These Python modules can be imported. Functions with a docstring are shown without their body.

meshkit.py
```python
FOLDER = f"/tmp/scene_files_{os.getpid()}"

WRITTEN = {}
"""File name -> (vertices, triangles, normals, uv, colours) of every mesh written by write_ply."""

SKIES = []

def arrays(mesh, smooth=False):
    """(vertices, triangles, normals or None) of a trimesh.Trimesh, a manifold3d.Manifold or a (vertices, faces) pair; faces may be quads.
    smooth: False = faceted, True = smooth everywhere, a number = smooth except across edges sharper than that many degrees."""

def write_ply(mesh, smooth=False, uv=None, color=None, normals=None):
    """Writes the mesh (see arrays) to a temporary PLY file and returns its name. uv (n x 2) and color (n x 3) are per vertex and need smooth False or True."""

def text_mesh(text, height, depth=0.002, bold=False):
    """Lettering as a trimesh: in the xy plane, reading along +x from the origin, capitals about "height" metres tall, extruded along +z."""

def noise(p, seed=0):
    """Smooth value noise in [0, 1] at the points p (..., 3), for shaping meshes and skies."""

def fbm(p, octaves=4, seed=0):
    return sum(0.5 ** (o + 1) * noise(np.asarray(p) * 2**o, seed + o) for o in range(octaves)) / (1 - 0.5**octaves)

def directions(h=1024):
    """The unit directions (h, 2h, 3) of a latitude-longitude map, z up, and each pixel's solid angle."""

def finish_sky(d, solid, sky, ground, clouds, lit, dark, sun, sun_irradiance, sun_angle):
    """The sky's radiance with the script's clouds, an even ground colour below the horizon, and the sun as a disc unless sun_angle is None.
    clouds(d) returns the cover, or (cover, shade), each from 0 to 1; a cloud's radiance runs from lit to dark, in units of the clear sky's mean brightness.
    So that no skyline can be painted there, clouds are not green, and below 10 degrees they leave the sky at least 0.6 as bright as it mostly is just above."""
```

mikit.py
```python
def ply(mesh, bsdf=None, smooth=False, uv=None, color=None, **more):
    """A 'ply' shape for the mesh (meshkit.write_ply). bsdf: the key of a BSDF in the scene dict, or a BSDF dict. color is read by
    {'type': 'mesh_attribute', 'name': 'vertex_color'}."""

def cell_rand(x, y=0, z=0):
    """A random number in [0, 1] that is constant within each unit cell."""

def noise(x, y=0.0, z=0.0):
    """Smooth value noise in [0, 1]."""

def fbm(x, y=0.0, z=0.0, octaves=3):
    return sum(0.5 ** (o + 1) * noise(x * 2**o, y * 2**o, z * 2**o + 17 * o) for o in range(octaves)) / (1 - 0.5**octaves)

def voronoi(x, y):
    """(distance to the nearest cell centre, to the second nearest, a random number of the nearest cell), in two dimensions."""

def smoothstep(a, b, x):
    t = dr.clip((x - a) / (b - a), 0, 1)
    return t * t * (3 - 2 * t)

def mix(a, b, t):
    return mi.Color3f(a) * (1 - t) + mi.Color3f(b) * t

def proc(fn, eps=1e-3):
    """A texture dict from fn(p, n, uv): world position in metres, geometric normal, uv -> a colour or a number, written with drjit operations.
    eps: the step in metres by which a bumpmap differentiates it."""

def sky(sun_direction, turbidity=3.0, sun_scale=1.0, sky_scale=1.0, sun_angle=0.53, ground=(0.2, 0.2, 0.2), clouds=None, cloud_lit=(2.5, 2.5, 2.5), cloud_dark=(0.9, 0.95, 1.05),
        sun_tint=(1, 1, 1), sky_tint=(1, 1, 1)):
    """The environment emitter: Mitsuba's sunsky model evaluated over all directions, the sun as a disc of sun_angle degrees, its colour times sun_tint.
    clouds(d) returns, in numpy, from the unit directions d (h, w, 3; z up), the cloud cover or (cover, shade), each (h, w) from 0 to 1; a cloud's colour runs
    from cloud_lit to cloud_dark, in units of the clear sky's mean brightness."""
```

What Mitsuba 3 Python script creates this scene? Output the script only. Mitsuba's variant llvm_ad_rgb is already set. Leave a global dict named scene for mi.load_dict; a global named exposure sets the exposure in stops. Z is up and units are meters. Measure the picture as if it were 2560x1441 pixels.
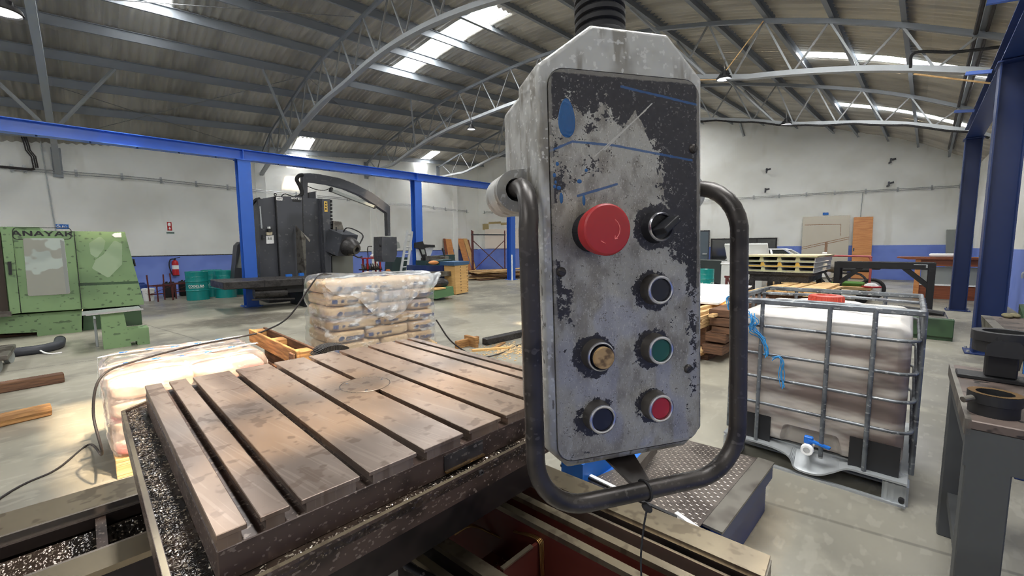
import math, random, numpy as np, trimesh, drjit as dr, mitsuba as mi, mikit, meshkit
import manifold3d as m3
import shapely.geometry as sg, shapely.affinity as sa
from shapely.ops import unary_union
from mikit import noise, fbm, smoothstep, mix, voronoi, cell_rand
T4 = mi.ScalarTransform4f
scene, labels = {}, {}
rng = np.random.default_rng(7); random.seed(7)

# ---------------------------------------------------------------- camera, sky and sun, exposure
EYE = np.array([0.0, 0.0, 1.555]); FPX = 1036.0; CX, CY = 1280.0, 720.5
_nrm = lambda v: np.asarray(v, float) / np.linalg.norm(v)
_dx = _nrm([(2285 - CX) / FPX, (616.5 - CY) / FPX, 1]); _dy = _nrm([(201.7 - CX) / FPX, (626.8 - CY) / FPX, 1])
_dy = _nrm(_dy - _dx * (_dx @ _dy)); _dz = np.cross(_dx, _dy); _dz = -_dz if _dz[1] > 0 else _dz
CAMR = np.stack([_dx, _dy, _dz], 1)                    # world axes seen by the camera: x to the far right, y to the far left, z up
_m = np.eye(4); _m[:3, 0] = -CAMR.T[:, 0]; _m[:3, 1] = -CAMR.T[:, 1]; _m[:3, 2] = CAMR.T[:, 2]; _m[:3, 3] = EYE
scene['camera'] = {'type': 'perspective', 'fov': 2 * math.degrees(math.atan(1280 / FPX)), 'fov_axis': 'x', 'near_clip': 0.02, 'far_clip': 200.0, 'to_world': T4(_m.tolist())}
SUN = np.array([0.20, -0.50, 1.0])
scene['sky'] = {**mikit.sky(SUN, turbidity=3.0, sun_scale=2.4, sky_scale=0.25, sun_angle=2.2, ground=(0.2, 0.2, 0.2), sun_tint=(1.0, 0.93, 0.8)), 'sampling_weight': 4.0}
exposure = 1.8
PANEL = 9.0          # radiance of the translucent roof panels

# ---------------------------------------------------------------- helpers
def ray(x, y): return CAMR.T @ _nrm([(x - CX) / FPX, (y - CY) / FPX, 1])
def atz(x, y, z): d = ray(x, y); return EYE + d * (z - EYE[2]) / d[2]
def atx(x, y, X): d = ray(x, y); return EYE + d * X / d[0]
def aty(x, y, Y): d = ray(x, y); return EYE + d * Y / d[1]
cat = lambda ms: trimesh.util.concatenate([m for m in ms if m is not None])
def tm(man):
    m = man.to_mesh(); return trimesh.Trimesh(m.vert_properties[:, :3], m.tri_verts, process=False)
def box(x0, x1, y0, y1, z0, z1):
    m = trimesh.creation.box((x1 - x0, y1 - y0, z1 - z0)); m.apply_translation(((x0 + x1) / 2, (y0 + y1) / 2, (z0 + z1) / 2)); return m
def bbox(x0, x1, y0, y1, z0, z1, b=0.006):
    """a box with chamfered edges"""
    p = []
    for sx in (0, 1):
        for sy in (0, 1):
            for sz in (0, 1):
                c = np.array([(x0, x1)[sx], (y0, y1)[sy], (z0, z1)[sz]]); d = np.array([1 - 2 * sx, 1 - 2 * sy, 1 - 2 * sz]) * b
                for k in range(3):
                    q = c.copy(); 
                    for j in range(3):
                        if j != k: q[j] += d[j]
                    p.append(q)
    return tm(m3.Manifold.hull_points(np.array(p)))
def rbox(x0, x1, y0, y1, z0, z1, r, seg=12):
    """a box with round edges"""
    s = m3.Manifold.sphere(r, seg); return tm(m3.Manifold.batch_hull([s.translate((x, y, z)) for x in (x0 + r, x1 - r) for y in (y0 + r, y1 - r) for z in (z0 + r, z1 - r)]))
def frame(o, ax, ay, az=None):
    az = np.cross(ax, ay) if az is None else az
    M = np.eye(4); M[:3, 0], M[:3, 1], M[:3, 2], M[:3, 3] = ax, ay, az, o; return M
def put(m, M):
    m = m.copy(); m.apply_transform(M); return m
def rotz(a, o=(0, 0, 0)):
    c, s = math.cos(a), math.sin(a); return frame(o, (c, s, 0), (-s, c, 0), (0, 0, 1))
def bar(p, q, w, h, up=(0, 0, 1)):
    """a rectangular bar from p to q, w wide, h high along up"""
    p, q = np.asarray(p, float), np.asarray(q, float); d = q - p; L = np.linalg.norm(d); d = d / L
    u = np.asarray(up, float) - d * np.dot(up, d); 
    if np.linalg.norm(u) < 1e-6: u = np.array([1.0, 0, 0]) - d * d[0]
    u = _nrm(u); s = np.cross(u, d)
    m = trimesh.creation.box((w, L, h)); return put(m, frame((p + q) / 2, s, d, u))
def poly(ps, n=8):
    """round the corners of a polyline with Catmull-Rom"""
    ps = np.asarray(ps, float); e = np.vstack([2 * ps[0] - ps[1], ps, 2 * ps[-1] - ps[-2]]); out = []
    for i in range(1, len(e) - 2):
        for t in np.arange(n) / n:
            a, b, c, d = e[i - 1], e[i], e[i + 1], e[i + 2]
            out.append(0.5 * (2 * b + (c - a) * t + (2 * a - 5 * b + 4 * c - d) * t * t + (3 * b - a - 3 * c + d) * t ** 3))
    return np.array(out + [e[-2]])
def tube(ps, r, seg=10, closed=False, caps=True):
    ps = np.asarray(ps, float); n = len(ps); rr = np.broadcast_to(r, (n,)).astype(float)
    t = np.roll(ps, -1, 0) - np.roll(ps, 1, 0)
    if not closed: t[0], t[-1] = ps[1] - ps[0], ps[-1] - ps[-2]
    t /= np.linalg.norm(t, axis=1, keepdims=True) + 1e-12
    u = np.cross(t[0], [0, 0, 1.0]); u = np.cross(t[0], [1.0, 0, 0]) if np.linalg.norm(u) < 1e-3 else u; u = _nrm(u); V = []
    for i in range(n):
        u = _nrm(u - t[i] * (u @ t[i])); w = np.cross(t[i], u)
        a = np.arange(seg) * 2 * np.pi / seg; V.append(ps[i] + rr[i] * (np.cos(a)[:, None] * u + np.sin(a)[:, None] * w))
    V = np.vstack(V); F = []
    for i in range(n if closed else n - 1):
        j = (i + 1) % n
        for k in range(seg):
            l = (k + 1) % seg; F += [[i * seg + k, i * seg + l, j * seg + l], [i * seg + k, j * seg + l, j * seg + k]]
    if caps and not closed:
        V = np.vstack([V, ps[:1], ps[-1:]]); c = n * seg
        for k in range(seg):
            l = (k + 1) % seg; F += [[c, l, k], [c + 1, (n - 1) * seg + k, (n - 1) * seg + l]]
    return trimesh.Trimesh(V, F, process=False)
def cyl(p, q, r, seg=20, r2=None): return tube([p, q], [r, r if r2 is None else r2], seg)
def lathe(prof, seg=32):
    """prof: list of (r, z); turned round z"""
    prof = np.asarray(prof, float); a = np.arange(seg) * 2 * np.pi / seg; n = len(prof)
    V = np.vstack([np.stack([r * np.cos(a), r * np.sin(a), 0 * a + z], 1) for r, z in prof]); F = []
    for i in range(n - 1):
        for k in range(seg):
            l = (k + 1) % seg; F += [[i * seg + k, i * seg + l, (i + 1) * seg + l], [i * seg + k, (i + 1) * seg + l, (i + 1) * seg + k]]
    m = trimesh.Trimesh(V, F, process=True); m.update_faces(m.nondegenerate_faces()); return m
def prism(pts, h, holes=()):
    """polygon in xy extruded 0..h along z"""
    g = pts if hasattr(pts, 'geom_type') else sg.Polygon(pts, holes)
    return cat([trimesh.creation.extrude_polygon(p, h, engine='earcut') for p in getattr(g, 'geoms', [g])])
def prism_x(pts, x0, x1): return put(prism(pts, x1 - x0), frame((x0, 0, 0), (0, 1, 0), (0, 0, 1), (1, 0, 0)))     # pts (y, z)
def prism_y(pts, y0, y1): return put(prism(pts, y1 - y0), frame((0, y1, 0), (1, 0, 0), (0, 0, 1), (0, -1, 0)))     # pts (x, z)
def rpoly(x0, y0, x1, y1, r, n=6): return sg.box(x0 + r, y0 + r, x1 - r, y1 - r).buffer(r, quad_segs=n)
def text(s, h, depth, M, bold=True):
    m = meshkit.text_mesh(s, h, depth, bold); w = m.bounds[1][0] + m.bounds[0][0]; m.apply_translation((-w / 2, -h / 2, 0)); return put(m, M)
def taken(k): return k in scene or k in labels or any(x.startswith(k + '__') for x in scene)
def numbered(k):
    if not taken(k): return k
    i = 1
    while taken(f'{k}_{i:03d}'): i += 1
    return f'{k}_{i:03d}'
def obj(name, mesh, mat, parent=None, smooth=False, **more):
    k = numbered((parent + '__' if parent else '') + name); scene[k] = mikit.ply(mesh, mat, smooth, **more); return k
def thing(name, label, catg, group=None):
    k = numbered(name); labels[k] = {'label': label, 'category': catg}
    if group: labels[k]['group'] = group
    return k
def one(name, mesh, mat, label, catg, group=None, smooth=False):
    k = thing(name, label, catg, group); scene[k] = mikit.ply(mesh, mat, smooth); return k
def struct(name, mesh, mat, smooth=False, label=None):
    scene[name] = mikit.ply(mesh, mat, smooth); labels[name] = {'kind': 'structure'}; 
    if label: labels[name]['label'] = label
    return name
def stuff(k): labels.setdefault(k, {})['kind'] = 'stuff'
def lab(k, text): labels.setdefault(k, {})['label'] = text

# ---------------------------------------------------------------- materials
def srgb(*c): return [(x / 255 / 12.92 if x / 255 < 0.04045 else ((x / 255 + 0.055) / 1.055) ** 2.4) for x in c]
def mat(key, color, rough=0.5, metal=0.0, spec=0.5, **kw):
    c = color if isinstance(color, dict) else {'type': 'rgb', 'value': list(color)}
    scene[key] = {'type': 'twosided', 'bsdf': {'type': 'principled', 'base_color': c, 'roughness': rough, 'metallic': metal, 'specular': spec, **kw}}
    return key
def pmat(key, fn, rough=0.5, metal=0.0, bump=None, bs=1.0, spec=0.5, **kw):
    b = {'type': 'principled', 'base_color': mikit.proc(fn), 'roughness': rough if not callable(rough) else mikit.proc(rough), 'metallic': metal, 'specular': spec, **kw}
    if bump: b = {'type': 'bumpmap', 'arbitrary': mikit.proc(bump, 2e-3), 'scale': bs, 'bsdf': b}
    scene[key] = {'type': 'twosided', 'bsdf': b}; return key
def C3(*c): return mi.Color3f(*srgb(*c))
def lerp3(a, b, t): return a * (1 - t) + b * t
def worn(c1, c2, s=6.0, lo=0.45, hi=0.7, c3=None, s3=60.0):
    """a coat of c1 with soft stains of c2 and fine specks of c3"""
    A, B = srgb(*c1), srgb(*c2); D = srgb(*c3) if c3 else None
    def fn(p, n, uv):
        c = mix(A, B, smoothstep(lo, hi, fbm(p.x * s, p.y * s, p.z * s, 3)))
        if D is not None: c = lerp3(c, mi.Color3f(D), smoothstep(0.66, 0.74, fbm(p.x * s3, p.y * s3, p.z * s3, 2)))
        return c
    return fn
# ---- room surfaces
def f_floor(p, n, uv):
    a = fbm(p.x * 0.5, p.y * 0.5, 0.0, 4); b = fbm(p.x * 3.1 + 9, p.y * 3.1, 0.0, 4)
    c = mix(srgb(150, 146, 132), srgb(118, 115, 105), smoothstep(0.35, 0.7, a))
    c = lerp3(c, C3(172, 168, 152), 0.3 * smoothstep(0.52, 0.75, b))
    k = smoothstep(0.55, 0.7, fbm(p.x * 1.3 + 31, p.y * 1.3 + 5, 0.0, 4))
    c = lerp3(c, C3(84, 80, 74), 0.38 * k)
    d = dr.sqrt(dr.square((p.x - 2.5) / 1.5) + dr.square((p.y - 10.6) / 1.0)) + 0.5 * (b - 0.5)       # oil stain by the dark machine
    c = lerp3(c, C3(62, 56, 48), 0.75 * smoothstep(1.1, 0.6, d))
    g = dr.minimum(dr.abs(p.x + 0.18 * p.y - 2.9), dr.abs(p.y - 8.3 + 0.05 * p.x))                     # saw-cut joints
    c = lerp3(c, C3(92, 89, 80), 0.6 * smoothstep(0.02, 0.006, g))
    q = smoothstep(0.6, 0.72, fbm(p.x * 9, p.y * 22 + 3, 0.0, 3)); c = lerp3(c, C3(190, 186, 174), 0.10 * q)
    return c
def r_floor(p, n, uv): return 0.28 + 0.35 * smoothstep(0.3, 0.7, fbm(p.x * 1.1, p.y * 1.1, 0.0, 3))
pmat('m_floor', f_floor, r_floor, spec=0.5)
def f_wall(p, n, uv):
    a = fbm(p.x * 0.6, p.y * 0.6, p.z * 0.6, 4)
    c = mix(srgb(233, 234, 230), srgb(222, 222, 216), smoothstep(0.4, 0.7, a))
    s = smoothstep(0.62, 0.78, fbm(p.x * 2.2, p.y * 2.2, p.z * 0.5 + 7, 4)); return lerp3(c, C3(206, 204, 194), 0.4 * s)
pmat('m_wall', f_wall, 0.85, spec=0.2)
pmat('m_wallblue', worn((124, 146, 220), (112, 134, 210), 1.5), 0.6, spec=0.3)
def f_roof(p, n, uv):
    a = fbm(p.x * 2.4, p.y * 0.5, 3.0, 4); c = mix(srgb(176, 174, 166), srgb(150, 148, 141), smoothstep(0.35, 0.7, a))
    k = cell_rand(dr.floor(p.x / 1.06), dr.floor(p.y / 2.9)); return c * (0.88 + 0.24 * k)
pmat('m_roof', f_roof, 0.55, metal=0.25)
mat('m_steelgrey', srgb(122, 128, 134), 0.5, 0.2)
mat('m_truss', srgb(150, 155, 158), 0.45, 0.25)
mat('m_rod', srgb(120, 122, 122), 0.5, 0.4)
mat('m_bluepaint', srgb(44, 92, 182), 0.35)
mat('m_navy', srgb(24, 44, 92), 0.4)
mat('m_galv', srgb(168, 172, 174), 0.45, 0.5)
mat('m_white', srgb(232, 233, 230), 0.5)
mat('m_paper', srgb(240, 240, 238), 0.8)
mat('m_black', srgb(24, 24, 26), 0.55)
mat('m_rubber', srgb(30, 30, 31), 0.7)
mat('m_darkgrey', srgb(58, 60, 66), 0.5)
mat('m_alu', srgb(205, 208, 210), 0.35, 0.8)
mat('m_chrome', srgb(205, 208, 215), 0.18, 1.0)
mat('m_red', srgb(186, 34, 40), 0.4)
mat('m_signblue', srgb(28, 100, 184), 0.5)
mat('m_signred', srgb(170, 36, 36), 0.5)
mat('m_signgreen', srgb(120, 150, 140), 0.6)
scene['m_glass'] = {'type': 'thindielectric', 'int_ior': 1.5}
# ---- wood
def f_wood(c1, c2, k=1.0):
    A, B = srgb(*c1), srgb(*c2)
    def fn(p, n, uv):
        g = fbm(p.x * 7 * k + 3 * p.z, p.y * 7 * k, p.z * 60 * k, 3); h = noise(p.x * 3.1 + 5, p.y * 3.1, p.z * 9)
        return mix(A, B, dr.clip(0.65 * smoothstep(0.3, 0.7, g) + 0.5 * (h - 0.3), 0, 1))
    return fn
pmat('m_pine', f_wood((222, 190, 140), (186, 146, 94)), 0.7)
pmat('m_oldwood', f_wood((172, 128, 78), (112, 78, 46)), 0.75)
pmat('m_darkwood', f_wood((112, 80, 58), (70, 50, 38)), 0.8)
pmat('m_ply', f_wood((222, 180, 118), (204, 158, 96), 0.5), 0.6)
pmat('m_veneer', f_wood((214, 150, 92), (190, 118, 62), 0.4), 0.45)
pmat('m_redwood', f_wood((140, 78, 48), (112, 58, 34), 0.5), 0.45)
# ---- machine metals
def f_plate(p, n, uv):                                       # browned cast-iron table top with fine scratches along y
    a = fbm(p.x * 5, p.y * 1.6, 0.0, 4); c = mix(srgb(146, 132, 122), srgb(118, 104, 95), smoothstep(0.35, 0.7, a))
    c = lerp3(c, C3(160, 134, 110), 0.5 * smoothstep(0.5, 0.7, fbm(p.x * 2 + 8, p.y * 2, 0.0, 3)))
    s = smoothstep(0.72, 0.8, noise(p.x * 240 + p.y * 40, p.y * 5, 0.0)); c = lerp3(c, C3(178, 166, 154), 0.12 * s)
    d = smoothstep(0.64, 0.76, fbm(p.x * 26, p.y * 26, 4.0, 3)); return lerp3(c, C3(96, 78, 66), 0.5 * d)
pmat('m_plate', f_plate, lambda p, n, uv: 0.24 + 0.2 * fbm(p.x * 9, p.y * 5, 0.0, 3), metal=0.75)
mat('m_edge', srgb(196, 184, 170), 0.25, 0.9)
pmat('m_cast', worn((74, 60, 54), (46, 36, 32), 9.0, c3=(110, 98, 90), s3=120.0), 0.32, metal=0.3)
pmat('m_castdark', worn((44, 36, 33), (22, 19, 18), 8.0), 0.4, metal=0.2)
pmat('m_tray', worn((66, 54, 46), (30, 26, 24), 14.0, 0.35, 0.6, c3=(150, 140, 126), s3=160.0), 0.16, metal=0.5, bump=lambda p, n, uv: fbm(p.x * 90, p.y * 90, p.z * 90, 3), bs=0.006)
pmat('m_way', lambda p, n, uv: lerp3(mix(srgb(150, 138, 116), srgb(116, 106, 92), smoothstep(0.35, 0.7, fbm(p.x * 3, p.y * 3, p.z, 4))), C3(96, 84, 70), 0.5 * smoothstep(0.6, 0.72, fbm(p.x * 22, p.y * 22, 1.0, 3))), 0.3, metal=0.8)
mat('m_oxide', srgb(74, 32, 26), 0.35)
mat('m_brass', srgb(150, 116, 70), 0.3, 0.9)
pmat('m_tread', worn((112, 104, 98), (84, 76, 72), 7.0), 0.35, metal=0.6)
mat('m_treadlug', srgb(166, 156, 146), 0.28, 0.8)
pmat('m_oldsteel', worn((120, 116, 108), (86, 80, 74), 8.0), 0.4, metal=0.6)
pmat('m_darksteel', worn((56, 54, 54), (36, 34, 34), 12.0, c3=(90, 86, 82), s3=90.0), 0.42, metal=0.35)
pmat('m_benchgrey', worn((66, 68, 68), (54, 55, 55), 3.0), 0.6)
pmat('m_benchtop', worn((96, 84, 78), (62, 54, 50), 5.0, c3=(40, 36, 34), s3=28.0), 0.5, metal=0.3)
pmat('m_green', worn((122, 150, 106), (104, 130, 92), 1.2, c3=(88, 110, 78), s3=18.0), 0.45)
pmat('m_greendark', worn((58, 84, 56), (46, 66, 46), 3.0), 0.5)
pmat('m_machine', worn((66, 68, 74), (52, 54, 58), 1.0, c3=(80, 80, 82), s3=11.0), 0.45)
pmat('m_tank', lambda p, n, uv: lerp3(mix(srgb(186, 178, 168), srgb(120, 106, 100), smoothstep(0.4, 0.68, fbm(p.x * 2.5, p.y * 2.5 + 3, p.z * 9, 4))), C3(206, 202, 196), smoothstep(0.98, 1.06, p.z)), 0.3, spec=0.5)
mat('m_teal', srgb(28, 138, 134), 0.32)
mat('m_capred', srgb(172, 62, 46), 0.4)
pmat('m_cage', worn((112, 116, 120), (84, 86, 90), 12.0, c3=(150, 152, 152), s3=60.0), 0.4, metal=0.5)
mat('m_rope', srgb(46, 130, 186), 0.6)
mat('m_cable', srgb(44, 40, 40), 0.6)
mat('m_brownred', srgb(92, 42, 40), 0.5)
mat('m_pinkred', srgb(170, 84, 84), 0.5)
# ================================================================ THE HALL
XB, YR = -7.0, -1.85                                     # near wall and right wall
def wall_l(x): return 18.9 + 0.25 * (x - 2.3)
CORN = np.array([20.75, wall_l(20.75)]); BDIR = _nrm([0.25, -1.0])       # left-back corner, direction of the back wall
BRX = CORN[0] + 0.25 * (CORN[1] - YR)
def back_x(y): return CORN[0] + 0.25 * (CORN[1] - y)
TX = [-6.0, -0.3, 5.4, 10.7, 16.3]
SC = 5.4 / 5.2; S3 = 16.3 / 17.0; S2 = 10.7 / 10.9
L1 = np.array([(18.55, 5.34), (17.51, 5.86), (16.26, 6.21), (15.04, 6.54), (13.84, 6.83), (12.53, 7.05), (11.29, 7.14), (10.05, 7.27)])
L2 = np.array([(20.91, 6.26), (19.42, 6.74), (17.89, 7.09), (16.39, 7.42), (14.99, 7.65), (13.42, 7.79), (12.04, 7.84), (10.56, 7.89)])
R2 = np.array([(3.9, 6.97), (2.7, 6.6), (1.52, 6.17), (0.42, 5.7), (-0.58, 5.2)])
R3 = np.array([(3.74, 7.16), (2.61, 6.8), (1.44, 6.39), (0.34, 5.93), (-0.69, 5.4)])
_s = lambda P, s: np.stack([P[:, 0] * s, EYE[2] + (P[:, 1] - EYE[2]) * s], 1)
L1, L2, R2, R3 = _s(L1, SC), _s(L2, S2), _s(R2, S2), _s(R3, S3)
from scipy.interpolate import PchipInterpolator, CubicSpline
def rows(x):
    """(y, z) of every purlin at x, from the right eave to the left"""
    l = L1 + (L2 - L1) * (x - 5.4) / 5.3; r = R2 + (R3 - R2) * (x - 10.7) / 5.6
    a, b = r[0], l[-1]; m = [a + (b - a) * t for t in (0.2, 0.4, 0.6, 0.8)]
    sp = CubicSpline(np.r_[r[::-1, 0], l[::-1, 0]], np.r_[r[::-1, 1], l[::-1, 1]])
    m = [np.array([q[0], float(sp(q[0]))]) for q in m]
    P = np.vstack([r[::-1], m, l[::-1]])
    e = P[-1] + (P[-1] - P[-2]) * 1.3; f = P[0] + (P[0] - P[1]) * 1.4
    return np.vstack([[f], P, [e], [e + (P[-1] - P[-2]) * 1.5]])
def zroof(x, y): P = rows(x); return CubicSpline(P[:, 0], P[:, 1])(y)
def surf(px, py, dz=0.24):
    """where the line of sight through a pixel meets the sheeting"""
    d = ray(px, py); lo, hi = 1.0, 60.0
    for t in np.arange(2.0, 60.0, 0.1):
        p = EYE + d * t
        if p[2] > zroof(p[0], p[1]) + dz: break
    return p
# floor and walls
fp = [(XB, YR), (BRX, YR), tuple(CORN), (XB, wall_l(XB))]
struct('floor', put(prism(fp, 0.12), T_ := np.array([[1, 0, 0, 0], [0, 1, 0, 0], [0, 0, 1, -0.12], [0, 0, 0, 1.0]])), 'm_floor')
def wall(name, p, q, zb, n=60, out=0.2):
    """upper white part and the blue dado of one wall, from p to q, up to the roof"""
    p, q = np.asarray(p, float), np.asarray(q, float); d = _nrm(q - p); o = np.array([d[1], -d[0]]) * out
    t = np.linspace(0, 1, n); P = p + (q - p) * t[:, None]; zt = np.array([float(zroof(a, b)) + 0.32 for a, b in P])
    V, F = [], []
    for s in (P, P + o):
        V += [np.c_[s, np.full(n, zb)], np.c_[s, zt]]
    V = np.vstack(V)
    for i in range(n - 1):
        for a, b in ((0, 1), (3, 2), (2, 0), (1, 3)):
            F += [[a * n + i, a * n + i + 1, b * n + i + 1], [a * n + i, b * n + i + 1, b * n + i]]
    struct(name, trimesh.Trimesh(V, F, process=False), 'm_wall')
ZL0, ZL1, ZB0, ZB1, ZRR = 1.33, 1.50, 1.50, 1.60, 1.47
def dado(name, p, q, z0, z1, th=0.012):
    p, q = np.asarray(p, float), np.asarray(q, float); d = _nrm(q - p); i = np.array([-d[1], d[0]]) * th
    V = []
    for s in (p, q):
        for o in (-i * 0, i):
            for z in (0, z0 if s is p else z1): V.append([*(s + o), z])
    obj('dado', tm(m3.Manifold.hull_points(np.array(V))), 'm_wallblue', name)
A_, B_, C_, D_ = np.array([XB, wall_l(XB)]), CORN, np.array([BRX, YR]), np.array([XB, YR])
wall('wall_left', B_, A_, 0); dado('wall_left', B_, A_, ZL1, ZL0 - 0.05)
wall('wall_back', C_, B_, 0); dado('wall_back', C_, B_, 1.63, 1.52)
wall('wall_right', D_, C_, 0); dado('wall_right', D_, C_, ZRR, ZRR)
wall('wall_near', A_, D_, 0); dado('wall_near', A_, D_, 1.4, 1.4)
# the dark capping strip along the left dado
t0, t1 = wall_l(2.0), wall_l(20.6)
struct('trim_1', bar((XB + .1, wall_l(XB + .1) - 0.02, 1.29), (20.6, t1 - 0.02, 1.505), 0.02, 0.03), 'm_darkgrey')
# the pilaster on the left wall and one by the corner
for i, x in enumerate((5.35, 11.05, 18.0)):
    struct(f'trim_{i + 2}', box(x - 0.18, x + 0.18, wall_l(x) - 0.10, wall_l(x) + 0.1, 0, float(zroof(x, wall_l(x))) + 0.1), 'm_wall')

# roof sheeting: one corrugated sheet with openings for the translucent panels
def corr(x): return 0.022 * np.sin(2 * np.pi * x / 0.177)
DZ = 0.26
def patch(x0, x1, y0, y1, nx, ny, dz=DZ, rows_=None):
    xs = np.linspace(x0, x1, nx); V = []
    for x in xs:
        P = rows(x); f = CubicSpline(P[:, 0], P[:, 1])
        a = y0(x) if callable(y0) else y0; b = y1(x) if callable(y1) else y1; ys = np.linspace(a, b, ny)
        V.append(np.c_[np.full(ny, x), ys, f(ys) + dz + corr(x)])
    V = np.vstack(V); i = np.arange(nx - 1)[:, None] * ny + np.arange(ny - 1); i = i.ravel()
    F = np.vstack([np.c_[i, i + 1, i + ny + 1], np.c_[i, i + ny + 1, i + ny]]); return trimesh.Trimesh(V, F, process=False)
# translucent strips: (x0, x1, [y breaks]) ; each break interval is one panel
yk = lambda x, k: float(rows(x)[k][0])                   # k: 0 right eave extension, 1..5 right rows, 6..9 middle, 10..17 left rows, 18, 19 beyond
SKY = []
def strip(x0, x1, ks): SKY.append((x0, x1, ks))
STRIPS = [(7.75, 8.55, [8.35, 9, 10, 11, 12.15]), (1.15, 1.85, [8.35, 9, 10, 11, 12.25]), (20.4, 21.2, [8.35, 9, 10, 11, 12.15]),
          (6.65, 7.42, [16.4, 17, 17.75]), (14.45, 15.2, [16.4, 17, 17.9]), (22.2, 22.9, [16.9, 17.5, 18.0]),
          (13.75, 14.35, [0.7, 1, 2, 3, 4]), (19.8, 20.45, [0.7, 1, 2, 3, 4]), (7.5, 8.2, [0.7, 1, 2, 3, 4]), (1.0, 2.2, [0.7, 1, 2, 3, 4]), (-4.6, -3.9, [0.7, 1, 2, 3, 4]),
          (-4.9, -4.2, [8.35, 9, 10, 11, 12.25])]
def yrow(x, k): P = rows(x); return float(np.interp(k, np.arange(len(P)), P[:, 0]))
cuts = sorted({XB - 0.2, BRX + 0.3, *[c for s in STRIPS for c in s[:2]]}); cuts = [c for i, c in enumerate(cuts)]
pieces = []
for a, b in zip(cuts[:-1], cuts[1:]):
    hs = sorted([(s[2][0], s[2][-1]) for s in STRIPS if s[0] <= a + 1e-6 and s[1] >= b - 1e-6]); k = 0.0; runs = []
    for u, v in hs: runs.append((k, u)); k = v
    runs.append((k, 18.6)); nx = max(4, int((b - a) / 0.177 * 6))
    for u, v in runs: pieces.append(patch(a, b, lambda x, u=u: yrow(x, u), lambda x, v=v: yrow(x, v), nx, max(3, int((v - u) * 1.7))))
struct('ceiling', cat(pieces), 'm_roof', True)
wi = 0
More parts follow.
